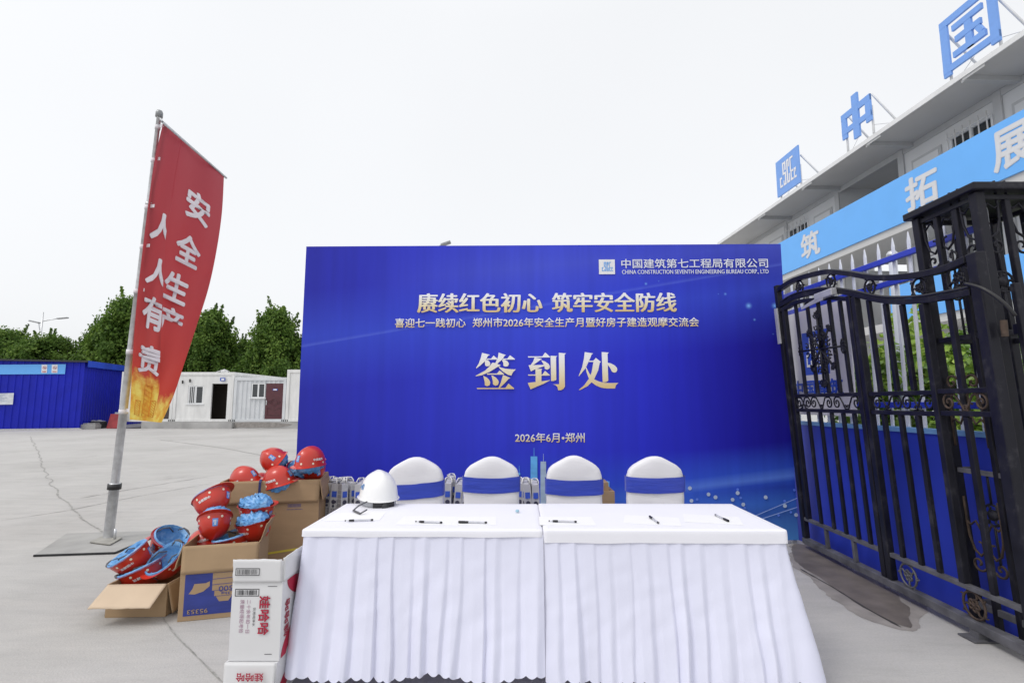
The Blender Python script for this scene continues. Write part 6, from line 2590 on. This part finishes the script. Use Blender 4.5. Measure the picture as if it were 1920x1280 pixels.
m_bwall = mat('office_wall_panel', (0.66, 0.67, 0.68), .5, var=.05, scale=.8)
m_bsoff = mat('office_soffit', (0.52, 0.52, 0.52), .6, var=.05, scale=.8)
m_bpost = mat('office_frame_grey', (0.48, 0.49, 0.50), .5, var=.04)
bld = thing('office_building', 'three storey grey white cabin office building with sky blue sign bands, right of the backdrop', 'building', bp_(16, 0))
Y0, Y1 = 8.6, 23.2
WK = 1.25                                # walkway depth
FZ = [0.12, 3.47, 5.93, 8.56]
# walkway slabs and roof


def slab(z0, z1, i0, i1, ya=Y0, yb=Y1):
    return MB().prism([(ya, z0), (yb, z0), (yb, z1), (ya, z1)], i0, i1, (BG, 1, 0), (0, 0, 1), -BNn, Vector((10.5, 0, 0)))


for k in (1, 2):
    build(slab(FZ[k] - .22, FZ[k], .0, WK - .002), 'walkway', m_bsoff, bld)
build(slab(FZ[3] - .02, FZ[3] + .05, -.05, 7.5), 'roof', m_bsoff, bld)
build(slab(FZ[3] - .05, FZ[3] + .07, -.075, -.051), 'roof_edge', m_white_steel, bld)
for yj in (19.6, 16.75, 13.75, 10.8):
    build(slab(FZ[3] - .13, FZ[3] - .0205, -.03, WK - .01, yj - .07, yj + .07), 'eaves_bracket', m_bpost, bld)
    build(slab(FZ[3] - .11, FZ[3] - .03, -.051, -.031, yj - .5, yj + .02), 'gutter_joint', m_bpost, bld)
# openings in the wall plane of each floor
bays = [(23.2, 22.0, 'w'), (22.0, 20.0, 'd'), (19.9, 18.5, 'w'), (18.45, 17.05, 'd'), (16.8, 14.25, 'o'), (13.95, 12.75, 'd'), (12.65, 11.4, 'w'), (11.2, 10.0, 'd'), (9.9, 8.7, 'w')]
for k in range(3):
    z0, z1 = FZ[k], FZ[k + 1] - (.22 if k < 2 else .02)
    w = MB()
    ys = sorted({Y0, Y1, 16.8, 14.25} | {8.75, 9.85, 11.45, 12.6, 18.55, 19.85, 22.1, 23.1})
    for a, c in zip(ys, ys[1:]):
        m_ = (a + c) / 2
        if 14.25 < m_ < 16.8:
            continue
        wi = any(x0 < m_ < x1 for x0, x1 in ((8.75, 9.85), (11.45, 12.6), (18.55, 19.85), (22.1, 23.1)))
        spans = [(z0, z0 + 1.05), (z0 + 2.15, z1)] if wi else [(z0, z1)]
        for s0, s1 in spans:
            w.poly([bp_(a, s0, WK), bp_(c, s0, WK), bp_(c, s1, WK), bp_(a, s1, WK)])
    # the open stair bay
    w.poly([bp_(14.25, z0, WK), bp_(14.25, z0, WK + 7), bp_(14.25, z1, WK + 7), bp_(14.25, z1, WK)])
    w.poly([bp_(16.8, z0, WK), bp_(16.8, z0, WK + 7), bp_(16.8, z1, WK + 7), bp_(16.8, z1, WK)])
    w.poly([bp_(14.25, z0, WK + 7), bp_(16.8, z0, WK + 7), bp_(16.8, z1, WK + 7), bp_(14.25, z1, WK + 7)])
    w.poly([bp_(Y1, z0, WK), bp_(Y1, z0, WK + 6), bp_(Y1, z1, WK + 6), bp_(Y1, z1, WK)])
    build(w, 'wall', m_bwall, bld)
    for yj in (19.95, 16.9, 14.15, 11.3, 22.95):
        mb = MB().prism([(yj - .10, z0 + .002), (yj + .10, z0 + .002), (yj + .10, z1 - .002), (yj - .10, z1 - .002)], WK - .05, WK - .002, (BG, 1, 0), (0, 0, 1), -BNn, Vector((10.5, 0, 0)))
        build(mb, 'column', m_bpost, bld, bevel=.01)
    mb = MB().prism([(Y0, z1 - .17), (Y1, z1 - .17), (Y1, z1 - .003), (Y0, z1 - .003)], WK - .03, WK - .0525 + .05, (BG, 1, 0), (0, 0, 1), -BNn, Vector((10.5, 0, 0)))
    build(mb, 'beam', m_bpost, bld)
    for ya_, yb_ in ((8.75, 9.85), (11.45, 12.6), (18.55, 19.85), (22.1, 23.1)):
        f = MB()
        za, zb = z0 + 1.052, z0 + 2.148
        e = .06
        P_ = lambda lo, hi, i0, i1: f.prism([lo, (hi[0], lo[1]), hi, (lo[0], hi[1])], i0, i1, (BG, 1, 0), (0, 0, 1), -BNn, Vector((10.5, 0, 0)))
        P_((ya_, za), (ya_ + e, zb), WK - .02, WK + .06)
        P_((yb_ - e, za), (yb_, zb), WK - .02, WK + .06)
        P_((ya_ + e, za), (yb_ - e, za + e), WK - .02, WK + .06)
        P_((ya_ + e, zb - e), (yb_ - e, zb), WK - .02, WK + .06)
        P_(((ya_ + yb_) / 2 - .04, za + e), ((ya_ + yb_) / 2 + .04, zb - e), WK - .018, WK + .058)
        wnd = build(f, 'window', m_alu, bld)
        f = MB()
        P_ = lambda lo, hi, i0, i1: f.prism([lo, (hi[0], lo[1]), hi, (lo[0], hi[1])], i0, i1, (BG, 1, 0), (0, 0, 1), -BNn, Vector((10.5, 0, 0)))
        P_((ya_ + e, za + e), (yb_ - e, zb - e), WK + .02, WK + .03)
        build(f, 'pane', m_glass, wnd)
        for i in range(6):
            y = ya_ + .05 + (yb_ - ya_ - .1) * i / 5
            build(MB().tube([bp_(y, za - .02, WK - .12), bp_(y, zb + .1, WK - .12)], .016, 6), 'bar', m_alu, wnd)
        for z_ in (za + .08, zb - .03):
            build(MB().tube([bp_(ya_, z_, WK - .118), bp_(yb_, z_, WK - .118)], .013, 6), 'bar_rail', m_alu, wnd)
    for ya_, yb_ in ((17.2, 18.2), (12.85, 13.8), (20.2, 21.2), (10.0, 11.0)):
        mb = MB().prism([(ya_, z0 + .01), (yb_, z0 + .01), (yb_, z0 + 2.12), (ya_, z0 + 2.12)], WK - .03, WK - .002, (BG, 1, 0), (0, 0, 1), -BNn, Vector((10.5, 0, 0)))
        d_ = build(mb, 'door', m_bpost, bld, bevel=.006)
        mb = MB().prism([(ya_ + .07, z0 + .05), (yb_ - .07, z0 + .05), (yb_ - .07, z0 + 2.04), (ya_ + .07, z0 + 2.04)], WK - .045, WK - .0305, (BG, 1, 0), (0, 0, 1), -BNn, Vector((10.5, 0, 0)))
        build(mb, 'door_leaf', m_bwall, d_, bevel=.006)
        mb = MB().prism([(ya_ + .25, z0 + 1.72), (yb_ - .25, z0 + 1.72), (yb_ - .25, z0 + 1.84), (ya_ + .25, z0 + 1.84)], WK - .055, WK - .0455, (BG, 1, 0), (0, 0, 1), -BNn, Vector((10.5, 0, 0)))
        npl = build(mb, 'name_plate', m_print_white, d_)
        mb = MB().prism([(ya_ + .33, z0 + 1.76), (yb_ - .33, z0 + 1.76), (yb_ - .33, z0 + 1.80), (ya_ + .33, z0 + 1.80)], WK - .058, WK - .0552, (BG, 1, 0), (0, 0, 1), -BNn, Vector((10.5, 0, 0)))
        build(mb, 'plate_print', m_bagink, npl)
# sign bands along the walkway edges
AXB = -BD0
for k, (z0, z1) in enumerate(((3.44, 4.36), (5.905, 7.09))):
    bnd = build(slab(z0, z1, -.05, -.005, Y0, 13.4 if k == 0 else 20.5), 'sign_band', m_skyblue, bld)
    if k == 1:
        pl_ = bp_(0, 0, -.052)
        for ch, (x0, x1, ya_, yb_) in (('筑', (1503.5, 1536, 440, 487)), ('拓', (1699, 1757, 318, 388)), ('展', (1862, 1936, 226, 322))):
            a = on_plane(x0, (ya_ + yb_) / 2 + 12, pl_, BNn)
            c = on_plane(x1, (ya_ + yb_) / 2 - 12, pl_, BNn)
            mb = MB()
            w_ = (c - a).dot(AXB)
            letters(mb, ch, Vector((a.x, a.y, z0 + .19)), AXB, (0, 0, 1), w_, .80, [(dx * 1.15, dy * 1.15) for dx, dy in BOLD], .004, 0, .0003)
            build(mb, 'lettering', mat('pale_sign_letters', (0.62, 0.63, 0.66), .5, var=.02), bnd)
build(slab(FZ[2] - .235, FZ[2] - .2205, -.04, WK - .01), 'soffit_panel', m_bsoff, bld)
# rooftop signs
RZ = FZ[3] + .05
m_sgn = mat('rooftop_sign_blue', (0.17, 0.35, 0.78), .45, var=.04)


def strut(t, y, z):
    p = bp_(y, z, .10)
    build(MB().tube([p, bp_(y, RZ, .10)], .03, 6), 'post', m_white_steel, t)
    build(MB().tube([bp_(y, z + .35, .13), bp_(y, RZ, 1.25)], .03, 6), 'brace', m_white_steel, t)


def roofsign(name, label, x0, x1, yb_px, polys, hgt, mark=None, gap=.22):
    pl_ = bp_(0, 0, .0)
    a = on_plane(x0, yb_px, pl_, BNn)
    c = on_plane(x1, yb_px - (x1 - x0) * .75, pl_, BNn)
    w = (c - a).dot(AXB)
    t = thing(name, label, 'sign', Vector((a.x, a.y, RZ)), group='rooftop signs of the office building')
    z0 = RZ + gap
    o_ = Vector((a.x, a.y, z0))
    mb = MB()
    for i, pg in enumerate(polys):
        mb.prism([(u * w, v * hgt) for u, v in pg], -.0012 * (i % 7), .05 + .001 * i, AXB, (0, 0, 1), -BNn, o_)
    fc = build(mb, 'face', m_sgn, t)
    if mark:
        build(emblem(MB(), o_ + BNn * .001, AXB, (0, 0, 1), w, hgt, .006, inset=.10), 'emblem_mark', m_print_white, fc)
    for u in (.06, .94):
        y = (o_ + AXB * w * u).y
        strut(t, y, z0 + hgt * .5)
    ym, ye = (o_ + AXB * w * .5).y, (o_ + AXB * w * .94).y
    build(MB().tube([bp_(ye, z0 + .1, .10), bp_(ye - .9, RZ, .3)], .006, 5), 'guy_wire', m_galv, t)
    build(MB().tube([bp_(ym, z0 + .1, .10), bp_(ym + .7, RZ, .2)], .006, 5), 'guy_wire', m_galv, t)
    return t


def rect(a, b_, c, d_):
    return [(a, b_), (c, b_), (c, d_), (a, d_)]


roofsign('rooftop_emblem_sign', 'square blue rooftop emblem board, furthest of the rooftop signs', 1458, 1500, 372, [rect(0, 0, 1, 1)], 1.32, True, .18)
roofsign('rooftop_letter', 'blue rooftop character of a crossed box, between the emblem board and the framed character', 1580, 1634, 268,
         [rect(0, .16, .17, .74), rect(.83, .16, 1, .74), rect(0, .60, 1, .74), rect(0, .26, 1, .38), rect(.40, 0, .60, 1.0)], 1.32, None, .30)
roofsign('rooftop_letter', 'biggest looking blue rooftop character, framed square, at the top right corner', 1768, 1872, 128,
         [rect(0, 0, .14, 1), rect(.86, 0, 1, 1), rect(0, .88, 1, 1), rect(0, .06, 1, .17), rect(.23, .70, .77, .80), rect(.27, .48, .73, .58), rect(.21, .24, .79, .34), rect(.45, .24, .57, .80), [(.62, .46), (.70, .50), (.77, .36), (.69, .33)]], 1.36, None, .20)
